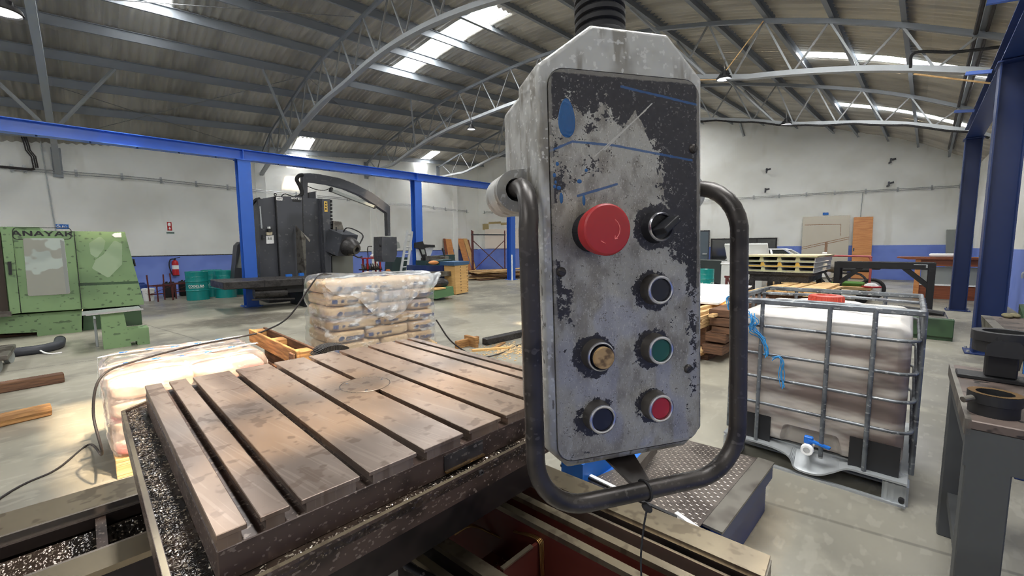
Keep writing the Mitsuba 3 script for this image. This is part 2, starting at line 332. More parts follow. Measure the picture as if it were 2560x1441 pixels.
for a, b, ks in STRIPS:
    for u, v in zip(ks[:-1], ks[1:]):
        m = patch(a, b, lambda x, u=u: yrow(x, u), lambda x, v=v: yrow(x, v), 18, 5, DZ + 0.01); m.invert()
        if m.face_normals[:, 2].mean() > 0: m.invert()
        wi += 1; k = struct(f'window_{wi}', m, 'm_glass'); scene[k]['emitter'] = {'type': 'area', 'radiance': {'type': 'rgb', 'value': [PANEL, PANEL * 1.0, PANEL * 0.98]}}
def inside(x, y): return y < wall_l(x) - 0.02 and x < back_x(y) - 0.02
for k in range(1, 18):
    xs = np.linspace(XB, BRX, 400); P = np.array([[x, *rows(x)[k]] for x in xs]); P = P[[inside(*q[:2]) for q in P]]
    p, q = P[0], P[-1]; up = (0, -0.12 * (1 if k > 9 else -1), 1)
    m = cat([bar(p + (0, 0, .115), q + (0, 0, .115), 0.012, 0.21, up), bar(p + (0, -.03, .006), q + (0, -.03, .006), 0.075, 0.012, up), bar(p + (0, -.03, .224), q + (0, -.03, .224), 0.075, 0.012, up)])
    obj('purlin', m, 'm_steelgrey', 'ceiling')
# arched lattice trusses
TN = ['arched lattice roof truss over the lower left foreground, nearest the viewer', 'grey arched lattice roof truss ending on the white wall beside the first blue column', 'grey arched lattice roof truss in the middle bay, passing behind the hanging control box', 'furthest grey arched lattice roof truss, with a black cable sagging along its lower chord']
for ti, x in enumerate(TX[1:]):
    t = thing('roof_truss', TN[ti], 'truss', 'arched roof trusses'); P = rows(x); zf = CubicSpline(P[:, 0], P[:, 1]); yl = wall_l(x) - 0.08; yr = YR + 0.15
    zt = lambda y: float(zf(y)) - 0.05
    zb = lambda y: float(zf(y)) - 0.05 - min(1.2, 0.62 + 0.22 * (yl - y), 0.55 + 0.17 * max(0.0, y - yr - 0.9))
    ys = np.linspace(yr, yl, 60); top = np.array([(x, y, zt(y)) for y in ys]); bot = np.array([(x, y, zb(y)) for y in ys])
    def chord(pts, w, h): return cat([bar(a, b + (b - a) * 0.04, w, h) for a, b in zip(pts[:-1], pts[1:])])
    obj('top_chord', chord(top, 0.07, 0.09), 'm_steelgrey', t); obj('bottom_chord', chord(bot, 0.13, 0.10), 'm_truss', t)
    nod = [P[k, 0] for k in range(1, 18) if yr < P[k, 0] < yl]; mids = [(a + b) / 2 for a, b in zip(nod[:-1], nod[1:])]
    for y in nod:
        near = sorted(mids, key=lambda v: abs(v - y))[:2]
        for w in near:
            if abs(w - y) < 1.4: obj('web_rod', bar((x, y, zt(y)), (x, w, zb(w)), 0.035, 0.035, (1, 0, 0)), 'm_truss' if w < y else 'm_rod', t)
    yb = nod[-4] if ti else nod[-2]
    for s in (-1, 1):
        k = 13 if ti != 0 else 14
        xe = x + s * 1.25; obj('brace', bar((x, rows(x)[k + 1, 0] + 0.2, zb(rows(x)[k + 1, 0] + 0.2)), (xe, rows(xe)[k, 0], rows(xe)[k, 1] + 0.02), 0.06, 0.06), 'm_truss', t)
        xe = x + s * 1.25; obj('brace', bar((x, rows(x)[5, 0], zb(rows(x)[5, 0])), (xe, rows(xe)[6, 0], rows(xe)[6, 1] + 0.02), 0.05, 0.05), 'm_truss', t)
    obj('end_plate', box(x - 0.1, x + 0.1, yl - 0.02, yl + 0.12, zb(yl) - 0.12, zt(yl) + 0.1), 'm_steelgrey', t)
    if ti == 3:
        c = [(x - 0.08, y, zb(y) - 0.07 + 0.02 * math.sin(y * 5)) for y in np.linspace(-1.2, 14, 40)]; lab(obj('cable', tube(c, 0.03, 6), 'm_rubber', t), 'thick black cable sagging below the chord')
    if ti == 2:
        c = poly([(x - .05, -1.0, zt(-1) - .1), (x - .05, -0.3, zt(-.3) - .35), (x - .1, 0.2, zb(.2) + .25), (x - .05, .25, zb(.25))], 8); lab(obj('cable', tube(c, 0.025, 6), 'm_rubber', t), 'black cable bowed under the top chord')
        lab(obj('conduit', cat([tube([(x - .05, 2.66, 6.45), (x - .06, 3.4, zb(3.4) + .1)], .012, 6), tube([(x - .05, 3.5, zb(3.5) - .07), (x - .05, 5.2, zb(5.2) - .07)], .012, 6), tube([(x - .05, .2, zb(.2) - .1), (x - .05, -1.4, zb(-1.4) - .16)], .015, 6)]), 'm_pine', t), 'pale conduit tubes clipped to the web')
# wind-bracing rods under the sheeting
for i, (a, b) in enumerate([((-0.2, 17), (5.3, 13)), ((-0.2, 12.3), (5.3, 10.2)), ((-0.2, 15), (5.3, 17)), ((5.5, 13), (10.6, 16))]):
    p = [(x, yrow(x, k), float(zroof(x, yrow(x, k))) + 0.03) for x, k in (a, b)]
    obj('bracing_rod', tube(np.linspace(p[0], p[1], 12), 0.009, 6), 'm_rod', 'ceiling')
# high-bay lamps
def lamp(x, y, z, label):
    t = thing('bay_lamp', label, 'lamp', 'black high bay lamps'); M = frame((x, y, z), (1, 0, 0), (0, 1, 0))
    obj('housing', put(lathe([(0, .16), (.05, .16), (.06, .11), (.09, .10), (.10, .04), (.155, .02), (.165, -.02), (.15, -.03), (.148, 0.0), (0, 0.0)], 28), M), 'm_black', t, 40)
    for a in range(16):
        c, s = math.cos(a * math.pi / 8), math.sin(a * math.pi / 8); obj('fin', bar((x + .05 * c, y + .05 * s, z + .08), (x + .115 * c, y + .115 * s, z + .055), .006, .05), 'm_black', t) if a % 2 == 0 else None
    k = obj('lens', put(lathe([(0, -.012), (.147, -.012)], 28), M), 'm_white', t); lab(k, 'white glowing lens')
    scene[k]['emitter'] = {'type': 'area', 'radiance': {'type': 'rgb', 'value': [1.1, 1.1, 1.12]}}
    if trimesh.load is None: pass
    obj('hook', tube(poly([(x, y, z + .16), (x + .03, y, z + .22), (x, y, z + .26), (x, y, z + .42)], 6), .012, 6), 'm_chrome', t)
for q, X, l in (((1810, 196), 10.62, 'black high bay lamp hanging from the middle truss, just right of the control box'), ((1965, 310), 16.2, 'black high bay lamp hanging in front of the white back wall'), ((1178, 322), 10.62, 'small black high bay lamp hanging left of the control box'), ((2, 24), -0.4, 'black high bay lamp cut by the upper left corner of the picture')):
    p = atx(*q, X); lamp(*p, l)
# cable runs with brackets along the walls
def onwall_l(px, py, off=0.03): d = ray(px, py); t = (18.9 - 0.575 - off) / (d[1] - 0.25 * d[0]); return EYE + d * t
def onwall_b(px, py, off=0.03):
    d = ray(px, py); k = CORN[0] + 0.25 * CORN[1] - off; return EYE + d * (k / (d[0] + 0.25 * d[1]))
def run(name, pts, brs, label, inn):
    t = thing(name, label, 'cable run'); inn = np.array([*inn, 0])
    for o in (0.0, 0.07): obj('cable', tube([p + (0, 0, o) + inn * .08 for p in pts], 0.014, 6), 'm_galv', t)
    for p in brs:
        u = _nrm(np.cross([0, 0, 1], inn)); obj('bracket', cat([bar(p - (0, 0, .06), p + (0, 0, .16), .06, .012, inn), bar(p - (0, 0, .05), p - (0, 0, .05) + inn * .16, .05, .02)]), 'm_galv', t)
LB = [(30, 425), (62, 428), (191, 438), (305, 446), (403, 455), (491, 464), (569, 472), (741, 489), (868, 500), (950, 510), (1054, 517), (1084, 522), (1113, 525), (1140, 528), (1167, 530.5)]
run('wall_cable_run', [onwall_l(*q) for q in LB], [onwall_l(*q) for q in LB], 'two thin cables on angle brackets along the left white wall', _nrm([0.25, -1]))
RB_ = [(1211, 533), (1231, 532), (1262, 531), (1884, 496.5), (1948, 493), (2016, 489), (2087, 485), (2164, 481), (2244, 477), (2330, 472.5), (2400, 468.5)]
run('wall_cable_run', [onwall_b(*q) for q in RB_], [onwall_b(*q) for q in RB_[:2] + RB_[3:]], 'two thin cables on angle brackets across the white back wall', _nrm([-1, -0.25]))
one('wall_conduit', tube([onwall_b(2157, 482), onwall_b(2151, 543)], .018, 6), 'm_galv', 'thin grey vertical conduit dropping from the cable run above the leaning brown door', 'conduit')
for (q0, q1, l) in (((100, 345), (140, 580), 'thin vertical pipe on the left wall above the green machine'), ((1042, 517), (1044, 605), 'thin vertical pipe on the far left wall right of the second blue column')):
    one('wall_conduit', tube([onwall_l(*q0), onwall_l(*q1)], .016, 6), 'm_galv', l, 'conduit')
one('wall_cable', tube([onwall_l(0, 417, .1), onwall_l(35, 420, .1), onwall_l(78, 424, .1), onwall_l(86, 422, .1)], .035, 8), 'm_cable', 'thick dark cable along the far left of the wall', 'cable')
one('wall_cable', cat([tube([onwall_l(a + dx, b, .12) for a, b in ((52, 338), (62, 365), (64, 375), (78, 392), (84, 420))], .016, 6) for dx in (0, 6, 11)]), 'm_cable', 'bundle of loose grey cables dropping from the blue beam down the left wall', 'cables')
for i, (q, l) in enumerate((((1916, 432), 'small dark hook high on the back wall, upper of the left pair'), ((1913, 481), 'small dark hook on the back wall just above the cable run, left'), ((2223, 408), 'dark angled bracket high on the back wall, right of centre'), ((2218, 466), 'dark bird-shaped bracket standing on the cable run'))):
    p = onwall_b(*q); o = _nrm([-1, -0.25, 0]); u = np.array([0.25, -1, 0]) / 1.03
    one('wall_hook', cat([bar(p, p + o * .25, .06, .06), bar(p + o * .25 - (0, 0, .02), p + o * .25 + (0, 0, .18), .07, .05), bar(p + o * .22 + (0, 0, .1), p + o * .22 + u * .18 + (0, 0, .14), .06, .08)]), 'm_darkgrey', l, 'hook')
one('wall_strut', bar(onwall_b(1846, 275, .1) + (-.5, 0, 0), onwall_b(1860, 341, .1), .09, .09), 'm_truss', 'grey diagonal strut from the roof down to the back wall', 'strut')
# ---- crane runway: left beam on three columns, right beam on two
def ibeam(p, q, w, h, tf=.016, tw=.012):
    p, q = np.asarray(p, float), np.asarray(q, float); z = np.array([0, 0, 1.0])
    return cat([bar(p + z * (h / 2 - tf / 2), q + z * (h / 2 - tf / 2), w, tf), bar(p - z * (h / 2 - tf / 2), q - z * (h / 2 - tf / 2), w, tf), bar(p, q, tw, h - 2 * tf)])
lb = lambda x: np.array([x, 13.06 + .108 * (x - 3.17), 3.84 + .031 * x])
t = thing('crane_beam', 'long bright blue steel runway beam crossing the left half of the hall on columns', 'beam'); h = .27
obj('girder', ibeam(lb(XB + .2) + (0, 0, h / 2), lb(15.2) + (0, 0, h / 2), .26, h), 'm_bluepaint', t)
for x in (3.17, 8.97, 14.76): obj('stiffener', cat([box(x - .006, x + .006, lb(x)[1] - .125, lb(x)[1] + .125, lb(x)[2] + .017, lb(x)[2] + h - .017)]), 'm_bluepaint', t)
for x in np.arange(-1.2, 14.5, 0.75): obj('bolt', lathe_ := put(lathe([(0, -.03), (.016, -.03), (.016, 0.0), (0, 0)], 8), frame(lb(x) + (0, -.08, 0), (1, 0, 0), (0, 1, 0))), 'm_navy', t)
def column(x, y, zt, w, mt, label, cat_='column'):
    t = thing('steel_column', label, cat_, 'blue steel columns')
    obj('shaft', cat([box(x - w / 2, x + w / 2, y - w / 2, y - w / 2 + .016, .02, zt), box(x - w / 2, x + w / 2, y + w / 2 - .016, y + w / 2, .02, zt), box(x - .006, x + .006, y - w / 2, y + w / 2, .02, zt)]), mt, t)
    obj('base_plate', bbox(x - w * .75, x + w * .75, y - w * .75, y + w * .75, 0, .022, .004), mt, t)
    obj('cap_plate', box(x - w * .6, x + w * .6, y - w * .6, y + w * .6, zt - .02, zt), mt, t)
    for sx in (-1, 1):
        for sy in (-1, 1): obj('anchor_bolt', put(lathe([(.018, .0), (.018, .03), (0, .03)], 6), frame((x + sx * w * .63, y + sy * w * .63, .022), (1, 0, 0), (0, 1, 0))), 'm_galv', t)
column(3.17, 13.06, lb(3.17)[2], .30, 'm_bluepaint', 'bright blue steel column in front of the dark boring machine')
column(8.97, 13.69, lb(8.97)[2], .30, 'm_bluepaint', 'bright blue steel column behind the aluminium ladder')
column(14.76, 14.31, lb(14.76)[2], .30, 'm_bluepaint', 'blue steel column half hidden behind the left edge of the control box')
column(9.02, -0.84, 4.06, .29, 'm_navy', 'nearer of the two dark blue columns on the right')
column(14.7, -0.85, 4.06, .28, 'm_navy', 'further of the two dark blue columns on the right, by the wooden desk')
t = thing('crane_beam', 'dark blue steel runway beam overhead on the right side', 'beam')
obj('girder', ibeam((1.5, -.82, 4.22), (15.1, -.85, 4.22), .28, .30), 'm_navy', t)
for x in (7.3, 10.0, 12.6): obj('rail_arm', cat([bar((x, -.7, 4.25), (x + .02, -.42, 4.3), .05, .05)]), 'm_bluepaint', t)
obj('rail', bar((1.5, -.82, 4.4), (15.1, -.85, 4.4), .06, .05), 'm_darksteel', t)
one('eave_conduit', cat([tube([(x, rows(x)[1, 0] + .05, rows(x)[1, 1] - .03) for x in np.linspace(4, 24, 20)], .03, 6), tube([(x, rows(x)[1, 0] - .08, rows(x)[1, 1] - .03) for x in np.linspace(4, 24, 20)], .022, 6)]), 'm_cable', 'dark conduit running under the right-hand eave towards the back wall', 'conduit')
# ================================================================ THE BORING MACHINE: ROTARY TABLE, TRAY, WAYS, PLATFORM
t = thing('rotary_table', 'large square cast-iron machine table with parallel tee slots in the foreground', 'machine table')
K = 0.545; ZT = 1.01; Y0, Y1 = 0.926, 2.197; YC = 1.5625
sl = np.array([.3735, .5195, .8075, 1.0995, 1.395, 1.683, 1.985, 2.298, 2.452]) * K; hw = .0118
ed = [0.1395, *sum([[s - hw, s + hw] for s in sl], []), 1.388]
def strip_mesh(a, b, ua, ub):
    """one land between two slots: plate on top, narrower stem under it"""
    return cat([bbox(a, b, Y0, Y1, .9985, ZT, .0014), box(a + ua, b - ub, Y0 + .003, Y1 - .003, .972, .9986)])
for i in range(10):
    a, b = ed[2 * i], ed[2 * i + 1]; obj('table_land', strip_mesh(a, b, .010 if i else 0.002, .010 if i < 9 else .002), 'm_plate', t)
    e = lambda y0, y1: box(a + .0014, b - .0014, y0, y1, ZT - .0004, ZT + .0001)
s5 = sl[4]
obj('slot_filler', cat([box(s5 - hw, s5 + hw, YC - .088, YC + .088, .972, ZT - .0002)]), 'm_plate', t)
obj('table_body', bbox(.1395, 1.388, Y0 + .0015, Y1 - .0015, .905, .9755, .002), 'm_cast', t)
dm = frame((s5, YC, ZT), (1, 0, 0), (0, 1, 0))
lab(obj('centre_cover', put(lathe([(0, .0012), (.093, .0012), (.0945, .0004)], 48), dm), 'm_plate', t), 'round centre cover plate')
obj('cover_rim', put(lathe([(.0945, .0004), (.0972, .0004)], 48), dm), 'm_castdark', t); obj('cover_groove', put(lathe([(.0972, .0008), (.0985, .0008)], 48), dm), 'm_edge', t)
for a in (0.35, 2.4, 4.5): obj('cover_screw', put(lathe([(0, .0022), (.005, .002), (.006, .0012)], 10), frame((s5 + .078 * math.cos(a + 1.9), YC + .078 * math.sin(a + 1.9), ZT), (1, 0, 0), (0, 1, 0))), 'm_chrome', t)
pl = [aty(*q, Y0)[[0, 2]] for q in ((1110, 1147), (1206, 1100), (1208, 1137), (1118, 1186))]
k = obj('vernier_plate', prism_y([(pl[0][0], .965), (pl[1][0], .965), (pl[1][0], .921), (pl[0][0], .921)], Y0 - .002, Y0 + .001), 'm_darksteel', t)
lab(obj('vernier_scale', cat([box(pl[0][0], pl[1][0], Y0 - .011, Y0 - .001, .9175, .9215)]), 'm_brass', t), 'brass vernier scale strip with fine ticks')
k = obj('vernier_tick', cat([box(x, x + .0006, Y0 - .0112, Y0 - .004, .9214, .9218) for x in np.arange(pl[0][0] + .002, pl[1][0], .0021)]), 'm_black', t); stuff(k)
# catch tray round the table
def octo(x0, x1, y0, y1, c): return sg.Polygon([(x0, y0 + c), (x0 + c, y0), (x1 - c, y0), (x1, y0 + c), (x1, y1 - c), (x1 - c, y1), (x0 + c, y1), (x0, y1 - c)])
c = thing('catch_tray', 'oily brown catch tray with a raised rim around the tee slot table', 'tray')
ot = octo(.065, 1.462, .884, 2.33, .085); inn = ot.buffer(-.013, join_style=2)
obj('floor_plate', put(prism(ot, .02), frame((0, 0, .885), (1, 0, 0), (0, 1, 0))), 'm_tray', c)
obj('rim', put(prism(ot.difference(inn), .075), frame((0, 0, .838), (1, 0, 0), (0, 1, 0))), 'm_cast', c)
obj('rim_edge', put(prism(ot.buffer(-.001, join_style=2).difference(inn.buffer(.001, join_style=2)), .0006), frame((0, 0, .9128), (1, 0, 0), (0, 1, 0))), 'm_way', c)
p = aty(1202, 1181, .884); obj('drain_nipple', put(lathe([(.0, .002), (.0035, .002), (.0035, .006), (.008, .006), (.008, 0)], 14), frame(p, (1, 0, 0), (0, 0, 1), (0, -1, 0))), 'm_darksteel', c)
ch = []
for i in range(900):
    s = rng.random()
    if s < .62: x, y = .083 + abs(rng.normal(0, .022)), rng.uniform(1.0, 2.25)
    else: x, y = rng.uniform(.2, 1.3), .9 + abs(rng.normal(0, .008))
    if not inn.buffer(-.004).contains(sg.Point(x, y)) or (x > .137 and y > .922): continue
    L = rng.uniform(.002, .0075); ch.append(put(trimesh.creation.box((L, rng.uniform(.001, .003), rng.uniform(.0006, .0026))), trimesh.transformations.euler_matrix(*rng.uniform(-.7, .7, 2), rng.uniform(0, 6.3)) + np.array([[0, 0, 0, x], [0, 0, 0, y], [0, 0, 0, .9065 + rng.uniform(0, .002)], [0, 0, 0, 0]])))
k = one('metal_chips', cat(ch), 'm_edge', 'small shiny metal turnings lying in oil on the catch tray', 'metal chips'); stuff(k)
# saddle and cross ways beneath
b = thing('machine_bed', 'dark machine bed with worn steel ways running under the tee slot table', 'machine bed')
obj('saddle', cat([box(.2, 1.25, 1.05, 2.15, .60, .838), box(.14, 1.32, 1.0, 2.25, .76, .838)]), 'm_castdark', b)
def way(p0, p1, w, zt, zb, mt='m_way', body='m_castdark', side=1):
    """one slideway: bright flat on a dark rib, its edge running from p0 to p1"""
    p0, p1 = np.array([*p0, zt - .01]), np.array([*p1, zt - .01]); d = _nrm(p1 - p0); n = np.array([-d[1], d[0], 0]) * w / 2 * side; p0, p1 = p0 + n, p1 + n
    k = obj('way', bar(p0, p1, w, .02), mt, b)
    obj('way_rib', bar(p0 - (0, 0, (zt - zb) / 2), p1 - (0, 0, (zt - zb) / 2), w * .94, zt - zb - .02), body, b)
way((-1.3, 2.36), (.9, 2.305), .185, .60, .10, side=-1); way((-1.3, 1.84), (.9, 1.80), .12, .60, .12, side=-1)
obj('way_lip', cat([bar((-1.3, 2.172, .585), (.9, 2.118, .585), .014, .03), bar((-1.3, 1.845, .585), (.9, 1.805, .585), .012, .03)]), 'm_edge', b)
obj('way_lip', cat([bar((-1.3, 2.165, .55), (.9, 2.11, .55), .03, .04)]), 'm_castdark', b)
obj('chip_ramp', tm(m3.Manifold.hull_points(np.array([(x, y, z) for x in (-1.3, .9) for y, z in ((2.10, .53), (1.98, .40), (1.84, .34), (2.16, .30), (1.84, .30))]))), 'm_tray', b)
for x in (-.035, -.42): obj('bed_web', cat([box(x, x + .028, 1.82, 2.13, .2, .565)]), 'm_cast', b)
k = obj('coolant_chips', cat([put(trimesh.creation.box((rng.uniform(.004, .016), rng.uniform(.003, .01), .004)), trimesh.transformations.euler_matrix(0, .3, rng.uniform(0, 6)) + np.array([[0, 0, 0, rng.uniform(0, .2)], [0, 0, 0, (y := rng.uniform(1.86, 2.08))], [0, 0, 0, .345 + .5 * max(0, y - 1.9) + .02], [0, 0, 0, 0]])) for _ in range(160)]), 'm_edge', b); stuff(k)
Z = .55
def yway(q0, q1, w, zt=Z, zb=.15, **kw):
    p0, p1 = atz(*q0, zt)[:2], atz(*q1, zt)[:2]; d = _nrm(p1 - p0); way(p0 - d * .9, p1 + d * kw.pop('ext', .5), w, zt, zb, side=kw.pop('side', 1), **kw)
p0, p1 = atz(1387, 1172, Z)[:2], atz(1926, 1390, Z)[:2]; d = _nrm(p1 - p0)
way(p0 - d * .6, p1, .115, Z, .2, side=-1)
n_ = np.array([d[1], -d[0]])
obj('front_cover', bar([*(p1 - n_ * -.0575 - d * .02), .37], [*(p1 - n_ * -.0575 + d * .004), .37], .118, .33), 'm_oldsteel', b)
obj('way_groove', bar([*(p0 - d * .6 + n_ * .135), .49], [*(p1 + n_ * .135), .49], .012, .05), 'm_edge', b)
obj('way_rib', bar([*(p0 - d * .6 + n_ * .215), .30], [*(p1 + n_ * .215), .30], .10, .12), 'm_castdark', b)
for q in ((1282, 1222), (1238, 1243)):
    a = atz(*q, Z)[:2]; way(a - d * .5, a + d * 1.1, .032, Z, .25, body='m_oxide', side=-1)
for q, w in (((1100, 1333), .05), ((1032, 1368), .03)):
    a = atz(*q, Z - .03)[:2]; dd = _nrm(np.array([.03, -.33])); way(a - dd * .05, a + dd * .9, w, Z - .03, .2, side=-1)
a0, a1 = atz(1240, 1290, .44), atz(1460, 1441, .44); dd = _nrm(a1 - a0); obj('ball_screw', tube([a0 - dd * .2, a1 + dd * .6], .018, 16), 'm_darksteel', b, 40)
# bracket between the ways with its pipes
q0, q1, zB = atz(1255, 1425, .50), atz(1365, 1340, .50), .50
u = _nrm(q1 - q0); v = np.array([u[1], -u[0], 0])
k = obj('bracket', cat([bar(q0 - (0, 0, .1), q1 - (0, 0, .1), .012, .2)]), 'm_oxide', b); lab(k, 'red oxide painted bracket plate')
obj('bracket_edge', cat([bar(q0 + (0, 0, .003), q0 * .35 + q1 * .65 + (0, 0, .003), .016, .006), bar(q0 * .12 + q1 * .88 + (0, 0, .003), q1 + (0, 0, .012), .016, .012)]), 'm_way', b)
for i in range(4):
    a = q0 * (.22 - .03 * i) + q1 * (.78 + .03 * i); obj('oil_pipe', tube(poly([a - v * .12 + (0, 0, -.02), a - v * .03 + (0, 0, .006), a + v * .008 + (0, 0, .004), a + v * .014 + (0, 0, -.04), a + v * .02 + u * .01 + (0, 0, -.25)], 5), .0028, 8), 'm_brass', b, True)
a = atz(1195, 1350, .42)
for i in range(3): obj('oil_pipe', tube(poly([a + (-.02, .12, -.03), a + (.02, .06 + .01 * i, .015), a + (.06, -.02 + .014 * i, .0), a + (.10, -.12 + .012 * i, -.02)], 6), .003, 8), 'm_brass', b, True)
obj('chip_pan', tm(m3.Manifold.hull_points(np.array([(x, y, z) for x, y in ((.9, 1.15), (1.12, 1.15), (1.08, .75), (.95, .75)) for z in (.30, .335)]))), 'm_oxide', b)
k = obj('pan_chips', cat([put(trimesh.creation.box((rng.uniform(.002, .007), .002, .0015)), trimesh.transformations.euler_matrix(0, 0, rng.uniform(0, 6)) + np.array([[0, 0, 0, rng.uniform(.92, 1.08)], [0, 0, 0, rng.uniform(.78, 1.1)], [0, 0, 0, .337], [0, 0, 0, 0]])) for _ in range(220)]), 'm_edge', b); stuff(k)
a = atz(988, 1405, .52); obj('hose_fitting', cat([tube([a, a + (.012, -.02, -.004)], .012, 12), tube([a + (.012, -.02, -.004), a + (.02, -.034, -.006)], .009, 12), tube([a + (.02, -.034, -.006), a + (.06, -.16, -.02)], .014, 12)]), 'm_darksteel', b, 40)
obj('fitting_plate', box(a[0] - .02, a[0] + .015, a[1] + .001, a[1] + .006, a[2] - .015, a[2] + .02), 'm_castdark', b)
# operator platform with checker plate
o = thing('operator_platform', 'blue operator platform with a checker plate deck beside the table', 'platform')
zp = .30; dk = [atz(*q, zp)[:2] for q in ((1480, 1170), (1712, 1103), (1893, 1146), (1757, 1308))]
pg = sg.Polygon([(1.55, 1.25), dk[1] + [0.02, 0.02], dk[2] + [.0, 0], dk[3] + [.0, 0], (1.62, .62)])
obj('tread_plate', put(prism(pg, .008), frame((0, 0, zp - .008), (1, 0, 0), (0, 1, 0))), 'm_tread', o)
ax = _nrm(np.array([*(dk[2] - dk[3]), 0])); ay = np.array([-ax[1], ax[0], 0]); lug = []
base = trimesh.Trimesh(np.array([(-.0115, 0, 0), (0, -.0026, 0), (.0115, 0, 0), (0, .0026, 0), (-.006, 0, .0016), (.006, 0, .0016)]), [[0, 1, 4], [1, 5, 4], [1, 2, 5], [2, 3, 5], [3, 4, 5], [3, 0, 4]], process=False)
for i in range(-40, 80):
    for j in range(-40, 60):
        pnt = np.array([*dk[3], 0]) + ax * i * .0235 + ay * j * .0235
        if pg.buffer(-.012).contains(sg.Point(*pnt[:2])):
            s = (i + j) % 2; lug.append(put(base, frame((*pnt[:2], zp), ax if s else ay, ay if s else -ax, (0, 0, 1))))
k = obj('tread_lug', cat(lug), 'm_treadlug', o); stuff(k)
e0, e1 = np.array([*dk[3], zp]), np.array([*dk[2], zp]); dd = _nrm(e1 - e0); nn = np.array([dd[1], -dd[0], 0])
obj('edge_strip', bar(e0 + nn * .045 - dd * .01 - (0, 0, .003), e1 + nn * .045 + dd * .01 - (0, 0, .003), .085, .012), 'm_oldsteel', o)
obj('edge_gap', bar(e0 + nn * .002 + (0, 0, .001), e1 + nn * .002 + (0, 0, .001), .005, .002), 'm_castdark', o)
obj('skirt', cat([bar(e0 + nn * .06 - dd * .01 - (0, 0, .05), e1 + nn * .06 + dd * .0 - (0, 0, .05), .045, .085), bar(e0 + nn * .04 - dd * .01 - (0, 0, .16), e1 + nn * .04 - dd * .03 - (0, 0, .16), .04, .27)]), 'm_navy', o)
obj('skirt', box(1.6, e1[0] - .05, e1[1] + .05, 1.2, .02, zp - .01), 'm_signblue', o)
w0, w1 = atz(1405, 1156, .33), atz(1560, 1232, .33); w2, w3 = atz(1635, 1252, .33), atz(1690, 1284, .33)
lab(obj('scale_strip', cat([bar(w0, w1, .022, .012), bar(w1 + (w1 - w0) * .9, w3, .022, .012)]), 'm_white', o), 'white linear scale cover')
obj('scale_strip', bar(w0 + (-.02, -.01, -.006), w3 + (-.02, -.01, -.006), .018, .012), 'm_black', o)
v0, v1 = atz(1580, 1185, .36), atz(1628, 1128, .36)
obj('support_bar', bar(v0, v1 + (v1 - v0) * .2, .035, .06), 'm_oldsteel', o)
lab(obj('column_foot', cat([box(1.75, 2.05, 1.18, 1.32, .1, .42)]), 'm_signblue', o), 'blue painted foot behind the deck')
# ================================================================ THE HANGING CONTROL BOX
_e1 = np.array([0.8648, -0.5014, 0.0244]); _e2 = -np.array([0.0086, -0.0339, -0.9994]); _e1 = _nrm(_e1); _e2 = _nrm(_e2 - _e1 * (_e1 @ _e2)); _e3 = np.cross(_e1, _e2)   # right, up, towards the viewer
PO = np.array([0.3576, 0.1964, 1.5531]); MM = 0.001
PM = np.eye(4); PM[:3, 0], PM[:3, 1], PM[:3, 2], PM[:3, 3] = _e1 * MM, _e2 * MM, _e3 * MM, PO       # local millimetres: u right, v up, w to the viewer
def L(m): return put(m, PM)
def uv_of(p): 
    q = p - mi.Point3f(*PO.tolist()); d = lambda e: (q.x * e[0] + q.y * e[1] + q.z * e[2]) * 1000.0
    return d(_e1.tolist()), d(_e2.tolist()), d(_e3.tolist())
BT = {'estop': (-36, 17.5), 'sel': (32, 20.5), 'black': (30, -39), 'green': (30, -97), 'lamp': (-33, -97), 'navy': (-33, -156), 'red': (29.5, -154)}
def seg(u, v, a, b):
    dx, dy = b[0] - a[0], b[1] - a[1]; t = dr.clip(((u - a[0]) * dx + (v - a[1]) * dy) / (dx * dx + dy * dy), 0, 1)
    return dr.sqrt(dr.square(u - a[0] - t * dx) + dr.square(v - a[1] - t * dy))
